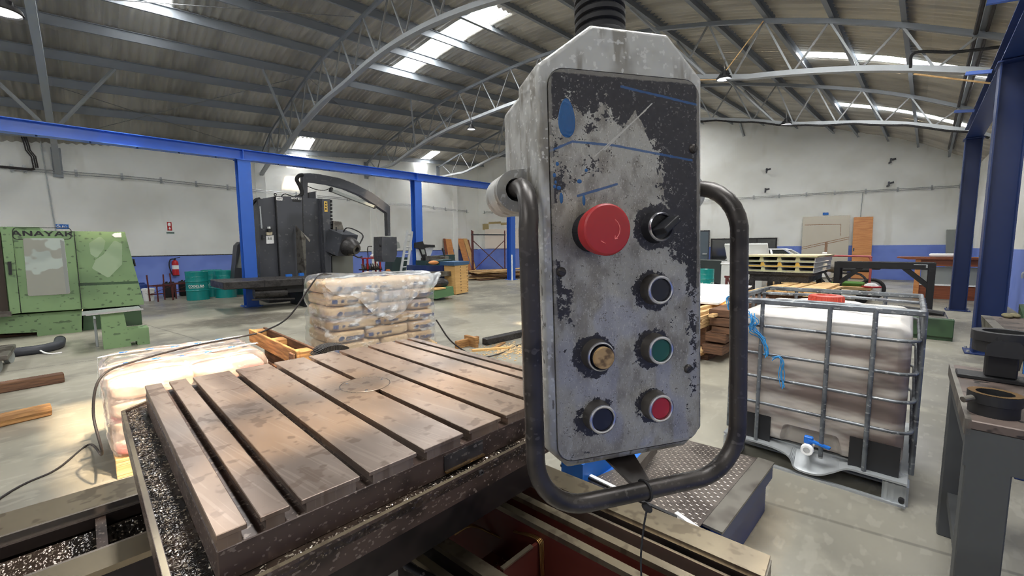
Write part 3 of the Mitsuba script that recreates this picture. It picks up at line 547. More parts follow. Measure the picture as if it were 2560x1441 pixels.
def f_face(p, n, uv_):
    u, v, w = uv_of(p); N = fbm(u * .055, v * .055, 0.3, 5); F = fbm(u * .22 + 40, v * .22, 1.7, 4); G = fbm(u * .9, v * .9, 3.1, 3)
    bare = mix(srgb(158, 156, 148), srgb(128, 124, 116), smoothstep(0.35, 0.7, fbm(u * .09 + 7, v * .05, 2.0, 4)))
    bare = lerp3(bare, C3(150, 152, 162), 0.6 * smoothstep(0.45, 0.65, fbm(u * .05, v * .03, 9.0, 2)) * smoothstep(-10, -60, v))
    bare = lerp3(bare, C3(84, 78, 68), 0.75 * smoothstep(0.60, 0.74, G * .6 + F * .4)); bare = lerp3(bare, C3(196, 194, 186), 0.5 * smoothstep(0.66, 0.78, fbm(u * 1.3 + 3, v * .5, 5.0, 3)))
    grime = smoothstep(26, 12, seg(u, v, (-44, 20), (-50, 10))) ; bare = lerp3(bare, C3(92, 84, 72), 0.4 * grime)
    # how much black paint is left
    b = 0.62 * smoothstep(-22, 40, v) + 0.26 * smoothstep(2, 62, u) * smoothstep(-70, 10, v)
    b -= 0.42 * smoothstep(62, 18, seg(u, v, (-40, 96), (10, 66))) * smoothstep(150, 110, v)
    b -= 0.55 * smoothstep(56, 34, seg(u, v, (-36, 18), (-35, 14)))
    b -= 0.30 * smoothstep(34, 14, seg(u, v, (34, 36), (34, -10))) * smoothstep(70, 40, u)
    b += 0.34 * smoothstep(14, 0, dr.abs(u + 70) * 1.0) * smoothstep(-60, -10, v) * smoothstep(40, 0, v) + 0.3 * smoothstep(22, 6, seg(u, v, (-66, -18), (-70, -60)))
    for k in ('black', 'green', 'lamp', 'navy', 'red', 'sel'):
        c = BT[k]; r = dr.sqrt(dr.square(u - c[0] + 2) + dr.square(v - c[1] + 1)); b += {'black': .75, 'sel': .8, 'lamp': .78, 'green': .62, 'navy': .5, 'red': .45}[k] * smoothstep(26, 15, r)
    b += 0.26 * smoothstep(16, 2, dr.abs(u - 78)) * smoothstep(-170, -110, v) + 0.10 * smoothstep(-182, -194, v)
    # the emblem: a bare triangle with little arches left in its foot
    tri = dr.maximum(dr.maximum((u - 12) * 1.0 - (128 - v) * .42, -(u - 12) - (128 - v) * .52), dr.maximum(66 - v, v - 128))
    b -= 0.75 * smoothstep(5, -2, tri)
    bits = smoothstep(3.2, 2.4, dr.abs(dr.sqrt(dr.square(u - 12) + dr.square(v - 72)) - 8)) * smoothstep(68, 71, v) + smoothstep(3.2, 2.4, dr.abs(dr.sqrt(dr.square(u - 28) + dr.square(v - 71)) - 6)) * smoothstep(68, 70, v) + smoothstep(6, 5, dr.sqrt(dr.square(u + 6) + dr.square(v - 75))) + smoothstep(5, 4, dr.sqrt(dr.square((u - 4) * 1.6) + dr.square(v - 103))) + smoothstep(5, 4, dr.sqrt(dr.square((u - 19) * 1.6) + dr.square(v - 98)))
    b += 0.6 * dr.clip(bits, 0, 1)
    h = b + 0.75 * (N - 0.5) + 0.9 * (F - 0.5) + 0.35 * (G - 0.5)
    t = smoothstep(0.30, 0.37, h)
    blk = mix(srgb(36, 36, 42), srgb(52, 50, 54), F); blk = lerp3(blk, C3(110, 108, 106), 0.55 * smoothstep(0.68, 0.76, fbm(u * .5 + 11, v * .5, 8.0, 3)))
    c = lerp3(bare, blk, t)
    ln = dr.minimum(seg(u, v, (-76, 88), (-52, 98)), dr.minimum(seg(u, v, (-52, 98), (-10, 96)), dr.minimum(seg(u, v, (-10, 96), (74, 85)), dr.minimum(seg(u, v, (-2, 149), (80, 138)), seg(u, v, (-48, 50), (-8, 61))))))
    c = lerp3(c, C3(40, 82, 130), 0.85 * smoothstep(1.5, 0.7, ln + 1.2 * (F - .5)))
    edge = dr.maximum(dr.abs(u - 4.5) - 74, dr.abs(v + 18.5) - 174); c = lerp3(c, C3(150, 146, 136), 0.5 * smoothstep(0.5, 2.0, edge + 3 * (F - .5)))
    sc = dr.minimum(seg(u, v, (-20, 92), (30, 136)), seg(u, v, (-30, 86), (24, 130))); c = lerp3(c, C3(176, 174, 166), smoothstep(.7, .3, sc + .8 * (G - .5)))
    return c
pmat('m_face', f_face, 0.5, metal=0.2)
def f_house(p, n, uv_):
    u, v, w = uv_of(p); a = fbm(u * .03, v * .03, w * .03, 4); c = mix(srgb(176, 176, 172), srgb(140, 138, 132), smoothstep(0.35, 0.7, a))
    c = lerp3(c, C3(96, 88, 74), 0.6 * smoothstep(0.55, 0.72, fbm(u * .07 + 5, v * .02, w * .07, 4)))
    c = lerp3(c, C3(72, 66, 58), 0.8 * smoothstep(0.64, 0.74, fbm(u * .3, v * .12, w * .3, 3)) * smoothstep(60, -60, v))
    c = lerp3(c, C3(206, 206, 202), 0.6 * smoothstep(0.64, 0.72, fbm(u * .25 + 9, v * .25, w * .25, 4))); return lerp3(c, C3(90, 84, 72), 0.55 * smoothstep(-120, -200, v))
pmat('m_house', f_house, 0.45, metal=0.35, bump=lambda p, n, uv: fbm(p.x * 260, p.y * 260, p.z * 260, 3), bs=0.0012)
pmat('m_handle', worn((62, 58, 56), (44, 41, 40), 30.0, c3=(74, 70, 68), s3=240.0), 0.38, metal=0.5)
t = thing('control_pendant', 'battered grey control box hanging in the foreground, its black face paint worn off', 'control box')
S = m3.Manifold.sphere
def hullr(pts, r, seg=16): return m3.Manifold.batch_hull([S(r, seg).translate(p) for p in pts])
out = [(-29, 196), (48, 196), (84, 161), (84, -190), (66, -204), (-62, -204), (-80, -186), (-80, 159)]
r = 5
main = hullr([(x * .985, y + 6 * (y > 150) - math.copysign(r, y) * (1 if abs(y) > 100 else 0), w) for x, y in out for w in (-r - .3, -52)], r)
up = hullr([(x, y, w) for x, y in ((-26, 188), (44, 188), (77, 154), (77, 62), (-73, 62), (-73, 154)) for w in (-20, -118)], 8)
low = hullr([(x, y, w) for x in (-62, 66) for y in (-96, -168) for w in (-30, -96)], 14)
mid = hullr([(x, y, w) for x in (-60, 62) for y in (56, -22) for w in (-30, -84)], 6)
plate_hole = m3.Manifold.extrude(m3.CrossSection([np.array(rpoly(-75.5, -198, 84.5, 162, 17).exterior.coords)[:-1][::-1]]) if False else m3.CrossSection([np.array(sg.polygon.orient(rpoly(-74.6, -197.6, 83.8, 161.4, 17)).exterior.coords)[:-1]]), 6).translate((0, 0, -2.6))
body = (main + up + low + mid) - plate_hole
obj('housing', L(tm(body.refine_to_length(14))), 'm_house', t, 35)
obj('face_plate', L(cat([put(prism(rpoly(-73.4, -196.4, 82.6, 160.2, 16), 3.4), frame((0, 0, -2.6), (1, 0, 0), (0, 1, 0)))])), 'm_face', t)
def knob(prof, c, w=0.6, seg=40): return L(put(lathe(prof, seg), frame((c[0], c[1], w), (1, 0, 0), (0, 1, 0))))
mat('m_ring', srgb(188, 188, 196), 0.22, 0.95); mat('m_collar', srgb(108, 104, 100), 0.35, 0.8); mat('m_estop', srgb(160, 34, 38), 0.45); mat('m_btnblk', srgb(20, 21, 26), 0.5); mat('m_btnnavy', srgb(14, 16, 34), 0.45)
mat('m_btngreen', srgb(14, 74, 62), 0.45); mat('m_btnred', srgb(152, 24, 34), 0.45); pmat('m_btnlamp', worn((160, 132, 92), (98, 76, 50), 160.0), 0.6); mat('m_scratch', srgb(222, 120, 116), 0.6)
for k, nm, mt in (('black', 'black push button', 'm_btnblk'), ('green', 'dark green push button', 'm_btngreen'), ('navy', 'dark navy push button', 'm_btnnavy'), ('red', 'red push button', 'm_btnred')):
    c = BT[k]; b = obj('push_button', knob([(0, 10.6), (10.2, 10.6), (10.6, 10.2), (10.6, 4)], c), mt, t, 40); lab(b, nm)
    obj('bezel', knob([(10.8, 9.5), (11.0, 12.4), (12.2, 13.0), (13.4, 12.4), (13.7, 11.2)], c), 'm_ring', b, 40); obj('collar', knob([(13.6, 11.2), (14.2, 4), (15.2, 0)], c), 'm_collar', b, 40)
c = BT['lamp']; b = obj('push_button', knob([(0, 17.2), (9.6, 17.2), (10.1, 16.6), (10.2, 4)], c), 'm_btnlamp', t, 40); lab(b, 'brown-stained raised push button that has lost its colour')
obj('bezel', knob([(11.4, 4), (11.4, 11.5), (12.4, 12.2), (13.4, 11.6), (13.7, 10.4)], c), 'm_ring', b, 40); obj('collar', knob([(13.6, 10.4), (14.2, 4), (15.2, 0)], c), 'm_collar', b, 40); obj('skirt', knob([(10.3, 14), (10.6, 6), (11.4, 4.5)], c), 'm_btnblk', b)
c = BT['estop']; b = obj('emergency_stop', knob([(0, 33.6), (14, 33.5), (20.4, 32.8), (21.8, 31.6), (22.2, 29.8), (21.4, 22), (20.2, 16), (14, 15), (13, 0)], c, 0.6, 56), 'm_estop', t, 30); lab(b, 'round red mushroom emergency stop knob')
arc = [(c[0] + 9.6 * math.cos(a) + 1, c[1] + 9.6 * math.sin(a), 34.35) for a in np.linspace(1.0, -1.05, 16)]
obj('turn_arrow', L(cat([tube(arc, .34, 6), tube([arc[-1], (arc[-1][0] + 2.6, arc[-1][1] + .6, 34.35)], .34, 6), tube([arc[-1], (arc[-1][0] + .3, arc[-1][1] + 3.0, 34.35)], .34, 6), tube([(c[0] - 7.6, c[1] - 9.4, 34.3), (c[0] - 3.4, c[1] - 11.6, 34.3)], .34, 6)])), 'm_scratch', b)
obj('stop_collar', knob([(13.2, 15), (17, 13), (18.5, 0)], c), 'm_btnblk', b)
c = BT['sel']; b = obj('selector_switch', knob([(0, 8.5), (11.2, 8.5), (11.2, 4)], c), 'm_btnblk', t); lab(b, 'black rotary selector with a bar handle')
obj('bezel', knob([(11.4, 8), (11.6, 11.6), (12.6, 12.4), (13.6, 11.4), (13.8, 10)], c), 'm_ring', b, 40); obj('collar', knob([(13.7, 10), (14.4, 3), (15.4, 0)], c), 'm_btnblk', b, 40)
hd = tm(hullr([(-9.5, -2.5, 9), (-9.5, 2.5, 9), (9.5, -2.5, 9), (9.5, 2.5, 9), (-7.0, -1.6, 25), (-7.0, 1.6, 25), (10.5, -1.6, 24), (10.5, 1.6, 24)], 1.6, 10)); hd.apply_transform(trimesh.transformations.rotation_matrix(.62, (0, 0, 1)))
obj('grip', L(put(hd, frame((c[0], c[1], 0.6), (1, 0, 0), (0, 1, 0)))), 'm_btnblk', b, 40)
obj('pointer', L(put(tube([(9.6, 0, 24.2), (12.2, 0, 21)], .5, 6), trimesh.transformations.translation_matrix((c[0], c[1], 2)) @ trimesh.transformations.rotation_matrix(.62, (0, 0, 1)))), 'm_paper', b)
for q in ((75.5, 96), (-66, -18), (69, -122)):
    k = obj('screw', knob([(0, 3.4), (3, 3.0), (4.4, 1.4), (4.6, 0)], q), 'm_handle', t, 40); obj('slot', L(put(box(-3.6, 3.6, -.45, .45, 2.0, 3.5), trimesh.transformations.translation_matrix((q[0], q[1], .6)) @ trimesh.transformations.rotation_matrix(q[0] * .1, (0, 0, 1)))), 'm_black', k)
mat('m_bluedab', srgb(34, 84, 134), 0.4)
dab = [((-57, 118), 8, 17), ((-67, 78), 2, 2.4), ((-70, 68), 2, 2.4), ((-70, 58), 2, 2), ((-69, 62), 1.5, 2), ((-46, 63), 3, 2.4), ((-66, 57), 2.6, 2.4), ((-64, 48), 2.2, 6), ((-42, 46), 2, 6), ((-39, 73), 2, 2)]
for (c, a, h) in dab[:1]:
    m = trimesh.creation.icosphere(3); V = m.vertices * (a, h, 1.2); rr = np.sin(V[:, 1] * 1.6 + 1.5 * np.sin(V[:, 0] * .8)) * .5; V[:, 2] = np.maximum(V[:, 2], 0) + np.where(V[:, 2] > .3, rr, 0); V[:, 0] *= 1 - .2 * V[:, 1] / h; m.vertices = V + (c[0], c[1], .9)
    lab(obj('paint_dab', L(m), 'm_bluedab', t, True), 'wrinkled blue paint blob')
for (c, a, h) in dab[1:]:
    m = trimesh.creation.icosphere(2); m.vertices = m.vertices * (a * .8, h * .8, .5) + (c[0], c[1], .8); obj('paint_dab', L(m), 'm_bluedab', t, True)
# neck, gaiter
obj('neck_flange', L(put(lathe([(0, 4), (26, 4), (30, 2), (32, -8)], 40), frame((2, 200, -36), (1, 0, 0), (0, 0, -1), (0, 1, 0)))), 'm_house', t, 35)
prof = [(23, 4)]; z = 4
for i in range(9): prof += [(24.5, z + 1), (24.5, z + 5), (21.5, z + 7), (21.5, z + 8)]; z += 8
lab(obj('cable_gaiter', L(put(lathe([(0, 4), (26, 4), (25.5, 9), *[(a, b + 5) for a, b in prof[1:]], (19, 90), (19, 1600)], 40), frame((-3, 200, -36), (1, 0, 0), (0, 0, -1), (0, 1, 0)))), 'm_rubber', t, 40), 'ribbed black rubber cable gaiter')
# tubular handle and its lugs
hw_ = 107; cx_ = 4; path = [(-92, 60, -52), (-94, 60.5, -44)]
def arc3(c, a, b, r, t0, t1, n=9): return [tuple(np.array(c) + r * (math.cos(t) * np.array(a) + math.sin(t) * np.array(b))) for t in np.linspace(t0, t1, n)]
def side(s):
    x = cx_ + s * hw_; xs = cx_ + s * 97
    return [(xs, 58, -62), (xs, 58, -40)] + [(xs + (x - xs) * i / 8, q[1], q[2]) for i, q in enumerate(arc3((0, 24, -12), (0, 1, 0), (0, 0, 1), 34, 0, 0) [:0] or [(0, 24 + 34 * math.cos(a), -12 + 34 * math.sin(a) * 1.0) for a in np.linspace(-.9, math.pi / 2 * 0, 9)])]
def sidepath(s):
    x0, x1 = cx_ + s * 98, cx_ + s * hw_; P = [(x0, 62, -66), (x0, 62, -30)]
    for a in np.linspace(0, math.pi / 2, 8): P.append((x0 + (x1 - x0) * a / (math.pi / 2), 62 - 44 * (1 - math.cos(a)), -30 + 52 * math.sin(a)))
    return P + [(x1, 5, 22)]
cr = 48
Lp, Rp = sidepath(-1), sidepath(1)
bl = [(cx_ - hw_ + cr - cr * math.cos(a), -178 - cr * math.sin(a), 22) for a in np.linspace(0, math.pi / 2, 9)]; br = [(cx_ + hw_ - cr + cr * math.sin(a), -178 - cr * math.cos(a), 22) for a in np.linspace(0, math.pi / 2, 9)]
obj('handle', L(tube(np.array(Lp + bl + br + Rp[::-1]), 8.1, 22)), 'm_handle', t, True)
for s in (-1, 1):
    x0 = cx_ + s * 98
    lug = m3.Manifold.cylinder(44, 21, 20, 32).translate((x0, 60, -80)) + m3.Manifold.batch_hull([m3.Manifold.cylinder(44, 20, 20, 24).translate((x0, 60, -80)), m3.Manifold.cylinder(44, 22, 22, 24).translate((x0 - s * 40, 62, -80))])
    lug -= m3.Manifold.cylinder(30, 11, 11, 24).translate((x0, 61, -60))
    obj('handle_lug', L(tm(lug)), 'm_house', t, 30)
obj('handle_stay', L(cat([tm(m3.Manifold.hull_points(np.array([(x, y, w) for x, y, w in ((-26, -200, -20), (12, -200, -20), (-26, -200, -44), (12, -200, -44), (-4, -222, 16), (14, -222, 16), (-4, -226, 20), (14, -226, 20))], float)))])), 'm_castdark', t)
q = np.array([4, -226, 22.])
k = one('black_cord', L(cat([tube([(q[0] + 1.5 * math.sin(a), q[1] + 9.2 * math.cos(a), q[2] + 9.2 * math.sin(a)) for a in np.linspace(0, 6.28, 24)], 1.1, 8), tm(hullr([(2, -239, 25), (5, -242, 27)], 3.2, 12)), tube(poly([(3, -238, 26), (6, -246, 24), (3, -244, 22)], 6), 1.2, 8), tube(poly([(3.5, -242, 26), (0, -258, 26), (-3, -290, 25), (-1, -340, 24), (0, -420, 24)], 8), .9, 8)])), 'm_rubber', 'thin black cord knotted round the handle of the control box and hanging down', 'cord', smooth=40)
# ================================================================ RIGHT SIDE: TANK, BENCHES, FRAMES, CAR
X0, X1, YA, YB = 3.32, 4.46, -0.06, 0.95
t = thing('ibc_tank', 'stained translucent bulk liquid tank in a grey tubular cage on a steel pallet', 'tank')
bt = rbox(X0 + .03, X1 - .03, YA + .03, YB - .03, .17, 1.10, .085, 20)
dome = tm(m3.Manifold.hull_points(np.array([(x, y, 1.02) for x in (X0 + .08, X1 - .08) for y in (YA + .08, YB - .08)] + [((X0 + X1) / 2 + .2 * math.cos(a), (YA + YB) / 2 + .2 * math.sin(a), 1.145) for a in np.linspace(0, 6.28, 24)])))
fm = m3.Manifold.hull_points(np.array(bt.vertices)) + m3.Manifold.hull_points(np.array(dome.vertices))
pock = m3.Manifold.batch_hull([m3.Manifold.sphere(.03, 16).translate(p) for p in ((X0 - .05, .24, .12), (X0 - .05, .62, .12), (X0 - .05, .28, .30), (X0 - .05, .58, .30), (X0 + .09, .28, .12), (X0 + .09, .58, .12), (X0 + .09, .32, .28), (X0 + .09, .54, .28))])
obj('bottle', tm((fm - pock).refine_to_length(.06)), 'm_tank', t, 30)
k = obj('screw_cap', put(lathe([(0, .035), (.055, .035), (.062, .05), (.09, .052), (.105, .045), (.108, 0), (.115, -.02)], 36), frame((3.86, .45, 1.145), (1, 0, 0), (0, 1, 0))), 'm_capred', t, 30); lab(k, 'round red screw cap')
obj('cap_rib', cat([box(3.86 + .107 * math.cos(a) - .004, 3.86 + .107 * math.cos(a) + .004, .45 + .107 * math.sin(a) - .004, .45 + .107 * math.sin(a) + .004, 1.148, 1.185) for a in np.linspace(0, 6.2, 20)]), 'm_capred', k)
def ring(z, r=.011, e=.0, rc=.09, h=None):
    a = sg.box(X0 + rc, YA + rc, X1 - rc, YB - rc).buffer(rc + e, quad_segs=5); P = np.array(a.exterior.coords)[:-1]; return tube(np.c_[P, np.full(len(P), z)], r, 8, closed=True)
for z in (1.0, .80, .63, .44): obj('cage_ring', ring(z), 'm_cage', t, True)
a = np.array([(X0 - .005, YA - .005), (X1 + .005, YA - .005), (X1 + .005, YB + .005), (X0 - .005, YB + .005)])
for i in range(4): obj('top_rail', bbox(min(a[i][0], a[(i + 1) % 4][0]) - .012, max(a[i][0], a[(i + 1) % 4][0]) + .012, min(a[i][1], a[(i + 1) % 4][1]) - .012, max(a[i][1], a[(i + 1) % 4][1]) + .012, 1.155, 1.19, .006), 'm_cage', t)
for y in (YA + .20, YA + .42, YA + .80, YA + .95): obj('cage_upright', tube([(X0 - .014, y, .16), (X0 - .014, y, 1.17)], .013, 8), 'm_cage', t, True)
for y in (YA + .2, YA + .5, YA + .8): obj('cage_upright', tube([(X1 + .014, y, .16), (X1 + .014, y, 1.17)], .013, 8), 'm_cage', t, True)
for x in np.linspace(X0 + .12, X1 - .12, 6):
    for y in (YA - .014, YB + .014): obj('cage_upright', tube([(x, y, .16), (x, y, 1.17)], .013, 8), 'm_cage', t, True)
for x in (3.60, 4.16): obj('top_bar', tube(poly([(x, YA, 1.15), (x, .1, 1.155), (x, .45, 1.163), (x, .8, 1.155), (x, YB, 1.15)], 5), .012, 8), 'm_cage', t, True)
obj('skirt_panel', cat([box(X0 + .02, X0 + .024, YA + .04, .22, .15, .345), box(X0 + .02, X0 + .024, .66, YB - .04, .15, .345)]), 'm_black', t)
# galvanised pallet with the bent front lip
wav = [(YA, .155), (.13, .155), (.22, .15), (.29, .10), (.36, .055), (.44, .045), (.50, .06), (.53, .12), (.60, .15), (.70, .16), (.85, .16), (YB, .165)]
wv = poly([(0, *q) for q in wav], 4)[:, 1:]
V = []; F = []
for i, (y, z) in enumerate(wv): V += [(X0 - .035, y, z - .012), (X0 - .035, y, z), (X0 + .12, y, max(z, .15) + .0), (X0 + .12, y, max(z, .15) - .012)]
for i in range(len(wv) - 1):
    for k_ in range(4): b0, b1 = i * 4 + k_, i * 4 + (k_ + 1) % 4; F += [[b0, b1, b1 + 4], [b0, b1 + 4, b0 + 4]]
lab(obj('front_lip', trimesh.Trimesh(V, F, process=False), 'm_galv', t, 40), 'bent sheet metal front lip of the pallet')
obj('pallet_deck', cat([box(X0 + .1, X1, YA, YB, .14, .16), box(X0 + .2, X1 - .02, YA + .02, YB - .02, .02, .03)]), 'm_galv', t)
for y in (YA + .05, YB - .05):
    for x in (X0 + .06, X1 - .06):
        obj('corner_foot', cat([bbox(x - .07, x + .07, y - .06, y + .06, 0, .135, .012)] + [box(x - .076, x + .0, y + q - .006, y + q + .006, .01, .13) for q in (-.03, .01, .04)]), 'm_galv', t)
obj('foot_hole', tube([(X0 - .082, YA + .02, .062), (X0 - .05, YA + .02, .062)], .014, 14), 'm_black', t)
obj('base_runner', cat([box(X0 - .03, X0 + .0, YA, YB, 0, .014), box(X0, X1, YA - .01, YA + .02, 0, .014)]), 'm_galv', t)
v = obj('valve_body', cat([tube([(X0 + .10, .43, .215), (X0 - .03, .43, .205)], .028, 20), put(lathe([(.020, .03), (.034, .03), (.036, 0), (.024, 0), (.020, .012), (0, .012)], 24), frame((X0 - .03, .43, .205), (0, 1, 0), (0, 0, 1), (-1, 0, 0)))]), 'm_paper', t, 30); lab(v, 'white outlet valve')
obj('lever', cat([bbox(X0 - .02, X0 + .015, .405, .455, .235, .285, .006), bar((X0 - .012, .43, .262), (X0 - .03, .31, .248), .03, .012)]), 'm_signblue', v)
def rope(P, n, s, seed):
    r = np.random.default_rng(seed); P = np.array(P); return cat([tube(poly(P + r.normal(0, s, P.shape), 6), .0032, 5) for _ in range(n)])
one('blue_rope', rope([(X0 - .04, .82, 1.08), (X0 - .05, .78, 1.04), (X0 - .04, .80, .98), (X0 - .03, .74, .93), (X0 - .03, .70, .86), (X0 - .03, .685, .80)], 9, .012, 3), 'm_rope', 'blue rope tangled on the upper left of the tank cage', 'rope')
one('blue_rope', rope([(X0 - .03, .66, .78), (X0 - .04, .62, .80), (X0 - .03, .60, .76), (X0 - .03, .60, .68), (X0 - .03, .585, .60)], 5, .008, 4), 'm_rope', 'short end of blue rope hanging below the first bar of the tank cage', 'rope')
one('blue_rope', rope([(X0 + .02, YB - .02, 1.2), (X0 + .05, YB + .03, 1.17), (X0 + .04, YB + .02, 1.10)], 5, .01, 5), 'm_rope', 'blue rope wound round the left corner of the tank cage top', 'rope')
# ---- grey welded bench, lower right
t = thing('welding_bench', 'heavy dark grey steel workbench at the lower right edge', 'workbench')
bx0, bx1, by = 2.22, 3.22, -0.18
obj('bench_top', bbox(bx0, bx1, -1.1, by, .885, .92, .004), 'm_benchtop', t); obj('edge_trim', box(bx0, bx1, by - .012, by + .004, .862, .922), 'm_oldsteel', t)
obj('apron', cat([box(bx0, bx0 + .012, -1.1, by, .745, .885), box(bx0 + .02, bx1, by - .02, by - .008, .78, .885)]), 'm_benchgrey', t)
for x, y in ((bx0 + .055, by - .06), (bx1 - .055, by - .06)): obj('leg', bbox(x - .055, x + .055, y - .06, y + .055, 0, .88, .004), 'm_benchgrey', t)
for x in (bx0 + .055, bx1 - .055): obj('leg', bbox(x - .055, x + .055, -1.08, -.97, 0, .88, .004), 'm_benchgrey', t)
obj('stretcher', bar((bx0 + .05, by - .06, .22), (bx1 - .05, by - .06, .22), .06, .06), 'm_benchgrey', t)
def ringpart(x, y, z, r, h, ri, n): return put(lathe([(ri, h * .3), (ri, h), (r, h), (r, h * .55), (r * .93, h * .52), (r * .93, 0), (0, 0)], n), frame((x, y, z), (1, 0, 0), (0, 1, 0)))
p = atz(2440, 1028, .97); t = thing('bearing_housing', 'black bored metal ring with a yellowish rim on the near corner of the bench', 'metal part')
p = np.array([2.36, -.255, .92]); obj('body', ringpart(*p, .072, .082, .05, 32), 'm_black', t, 30); obj('bore_rim', put(lathe([(.05, .083), (.071, .0835)], 32), frame(p, (1, 0, 0), (0, 1, 0))), 'm_brass', t); obj('pin', tube([p + (-.05, .06, .062), p + (-.075, .085, .055)], .011, 12), 'm_oldsteel', t)
t = thing('pipe_support', 'dark steel stand with a round socket at the far end of the bench', 'metal part')
p = np.array([2.98, -.33, .92]); obj('foot', bbox(p[0] - .06, p[0] + .06, p[1] - .14, p[1] + .14, .92, .94, .004), 'm_black', t); obj('post', bbox(p[0] - .04, p[0] + .04, p[1] - .05, p[1] + .05, .94, 1.08, .006), 'm_black', t)
obj('socket', ringpart(p[0], p[1], 1.06, .105, .095, .07, 32), 'm_black', t, 30); obj('gusset', tm(m3.Manifold.hull_points(np.array([(p[0] - .108, p[1] + y, z) for y, z in ((-.06, 1.05), (.06, 1.05), (-.06, 1.10), (.06, 1.10), (-.035, 1.125), (.035, 1.125))] + [(p[0] - .06, p[1] + y, 1.06) for y in (-.06, .06)]))), 'm_black', t)
t = thing('welded_frame', 'small grey angle-iron frame lying on the bench top', 'metal frame')
p = np.array([2.62, -.37, .925])
for a, b in (((0, 0, 0), (0, -.5, 0)), ((0, 0, .055), (0, -.5, .055)), ((0, 0, 0), (0, 0, .055)), ((0, -.14, 0), (0, -.14, .055)), ((0, -.16, .055), (0, -.30, 0))): obj('rail', bar(p + np.array(a), p + np.array(b), .012, .012), 'm_oldsteel', t)
# ---- blue bench behind it
t = thing('blue_bench', 'blue steel bench with a brown top standing against the near dark blue column', 'workbench')
obj('bench_top', bbox(4.2, 5.9, -1.4, -.56, .885, .90, .003), 'm_benchtop', t); obj('side_flange', tm(m3.Manifold.hull_points(np.array([(4.16, -.50, .90), (5.92, -.50, .90), (4.16, -.56, .90), (5.92, -.56, .90), (4.3, -.52, .72), (5.9, -.52, .70), (4.3, -.56, .72), (5.9, -.56, .70)]))), 'm_oldsteel', t)
obj('front_panel', box(4.18, 4.20, -1.4, -.56, .66, .885), 'm_signblue', t)
for x in (4.3, 5.8):
    for y in (-.65, -1.3): obj('leg', bbox(x - .07, x + .07, y - .07, y + .07, 0, .88, .004), 'm_navy', t)
obj('lower_beam', box(4.25, 5.85, -.72, -.60, .2, .4), 'm_signblue', t)
one('hinge_block', bbox(4.15, 4.2, -.62, -.54, .87, .905, .004), 'm_black', 'small black clamp block at the corner of the blue bench', 'clamp')
p = atz(2520, 776, .905); m = cat([put(trimesh.creation.icosphere(2), trimesh.transformations.translation_matrix((5.65 - .25 * i, -.85 - .09 * i, .93)) @ np.diag([.16 - .02 * i, .10, .035, 1])) for i in range(3)] + [put(trimesh.creation.icosphere(2), trimesh.transformations.translation_matrix((5.9 + .05 * i, -.66 - .05 * i, .915)) @ np.diag([.12, .035, .02, 1])) for i in range(2)])
one('work_glove', m, mat('m_glove', srgb(104, 98, 74), .9), 'crumpled grey-green work glove lying on the blue bench', 'glove', smooth=True)
one('paper_sheet', put(box(0, .16, 0, .2, 0, .002), rotz(.4, (4.62, -.86, .901))), 'm_paper', 'white sheet of paper on the blue bench at the right edge', 'paper')
t = thing('waste_bin', 'dark rounded bin standing under the blue bench', 'bin'); obj('body', put(lathe([(0, .12), (.13, .12), (.16, .16), (.18, .58), (.165, .58), (.15, .2), (0, .18)], 24), frame((4.62, -.45, -.12), (1, 0, 0), (0, 1, 0))), 'm_navy', t, 30)
# ---- green machine base with clutter, behind the tank
t = thing('green_base', 'long low dark green machine base on the floor behind the tank', 'machine base')
obj('side_panel', cat([bbox(9.75, 9.9, -.55, 2.4, .06, .36, .01), box(9.8, 10.9, -.55, 2.4, .0, .06)]), 'm_greendark', t); obj('ledge', bbox(9.62, 9.9, .0, .5, .26, .30, .005), 'm_greendark', t)
obj('slab', bbox(9.9, 11.2, -.5, 2.4, .06, .34, .02), 'm_oldsteel', t); obj('cable_tray', tube(poly([(10.4, -.45, .37), (10.5, 0, .41), (10.6, .5, .40), (10.5, .9, .37)], 6), .05, 8), 'm_black', t); obj('scrap_part', cat([put(trimesh.creation.icosphere(1), trimesh.transformations.translation_matrix((10.1, .35, .38)) @ np.diag([.1, .12, .05, 1])), tube([(10.0, .6, .36), (10.1, .3, .44)], .03, 8)]), 'm_oldsteel', t)
# ---- black welded frame, desk, motorcycle, cart
t = thing('black_frame', 'black painted welded steel frame with corner braces standing before the desk', 'steel frame')
fy0, fy1, fx0, fx1 = -.33, 1.38, 13.45, 13.95; fz = 1.18
for x in (fx0, fx1):
    for y in (fy0, fy1): obj('leg', bbox(x - .06, x + .06, y - .06, y + .06, 0, fz, .004), 'm_black', t)
    obj('beam', bbox(x - .06, x + .06, fy0, fy1, fz - .16, fz, .004), 'm_black', t)
    for y, s in ((fy0, 1), (fy1, -1)): obj('corner_brace', bar((x, y + s * .04, fz - .55), (x, y + s * .50, fz - .1), .09, .09), 'm_black', t)
for y in (fy0, fy1): obj('beam', bbox(fx0, fx1, y - .05, y + .05, fz - .14, fz - .02, .004), 'm_black', t)
obj('angle_bracket', cat([bar((13.38, -.24, 1.06), (13.38, -.24, 1.14), .03, .01), bar((13.38, -.24, 1.135), (13.38, -.02, 1.135), .03, .015)]), 'm_galv', t)
t = thing('wooden_desk', 'old reddish-brown wooden desk with a grey side panel behind the blue column', 'desk')
obj('desk_top', tm(m3.Manifold.hull_points(np.array([(x, y, z) for x, y, z in ((17.2, -1.5, 1.18), (17.2, .15, 1.18), (17.2, .35, 1.21), (18.6, .35, 1.23), (18.6, -1.5, 1.23), (17.2, -1.5, 1.24), (17.2, .35, 1.24), (17.2, .1, 1.17), (18.6, .1, 1.17))]))), 'm_redwood', t)
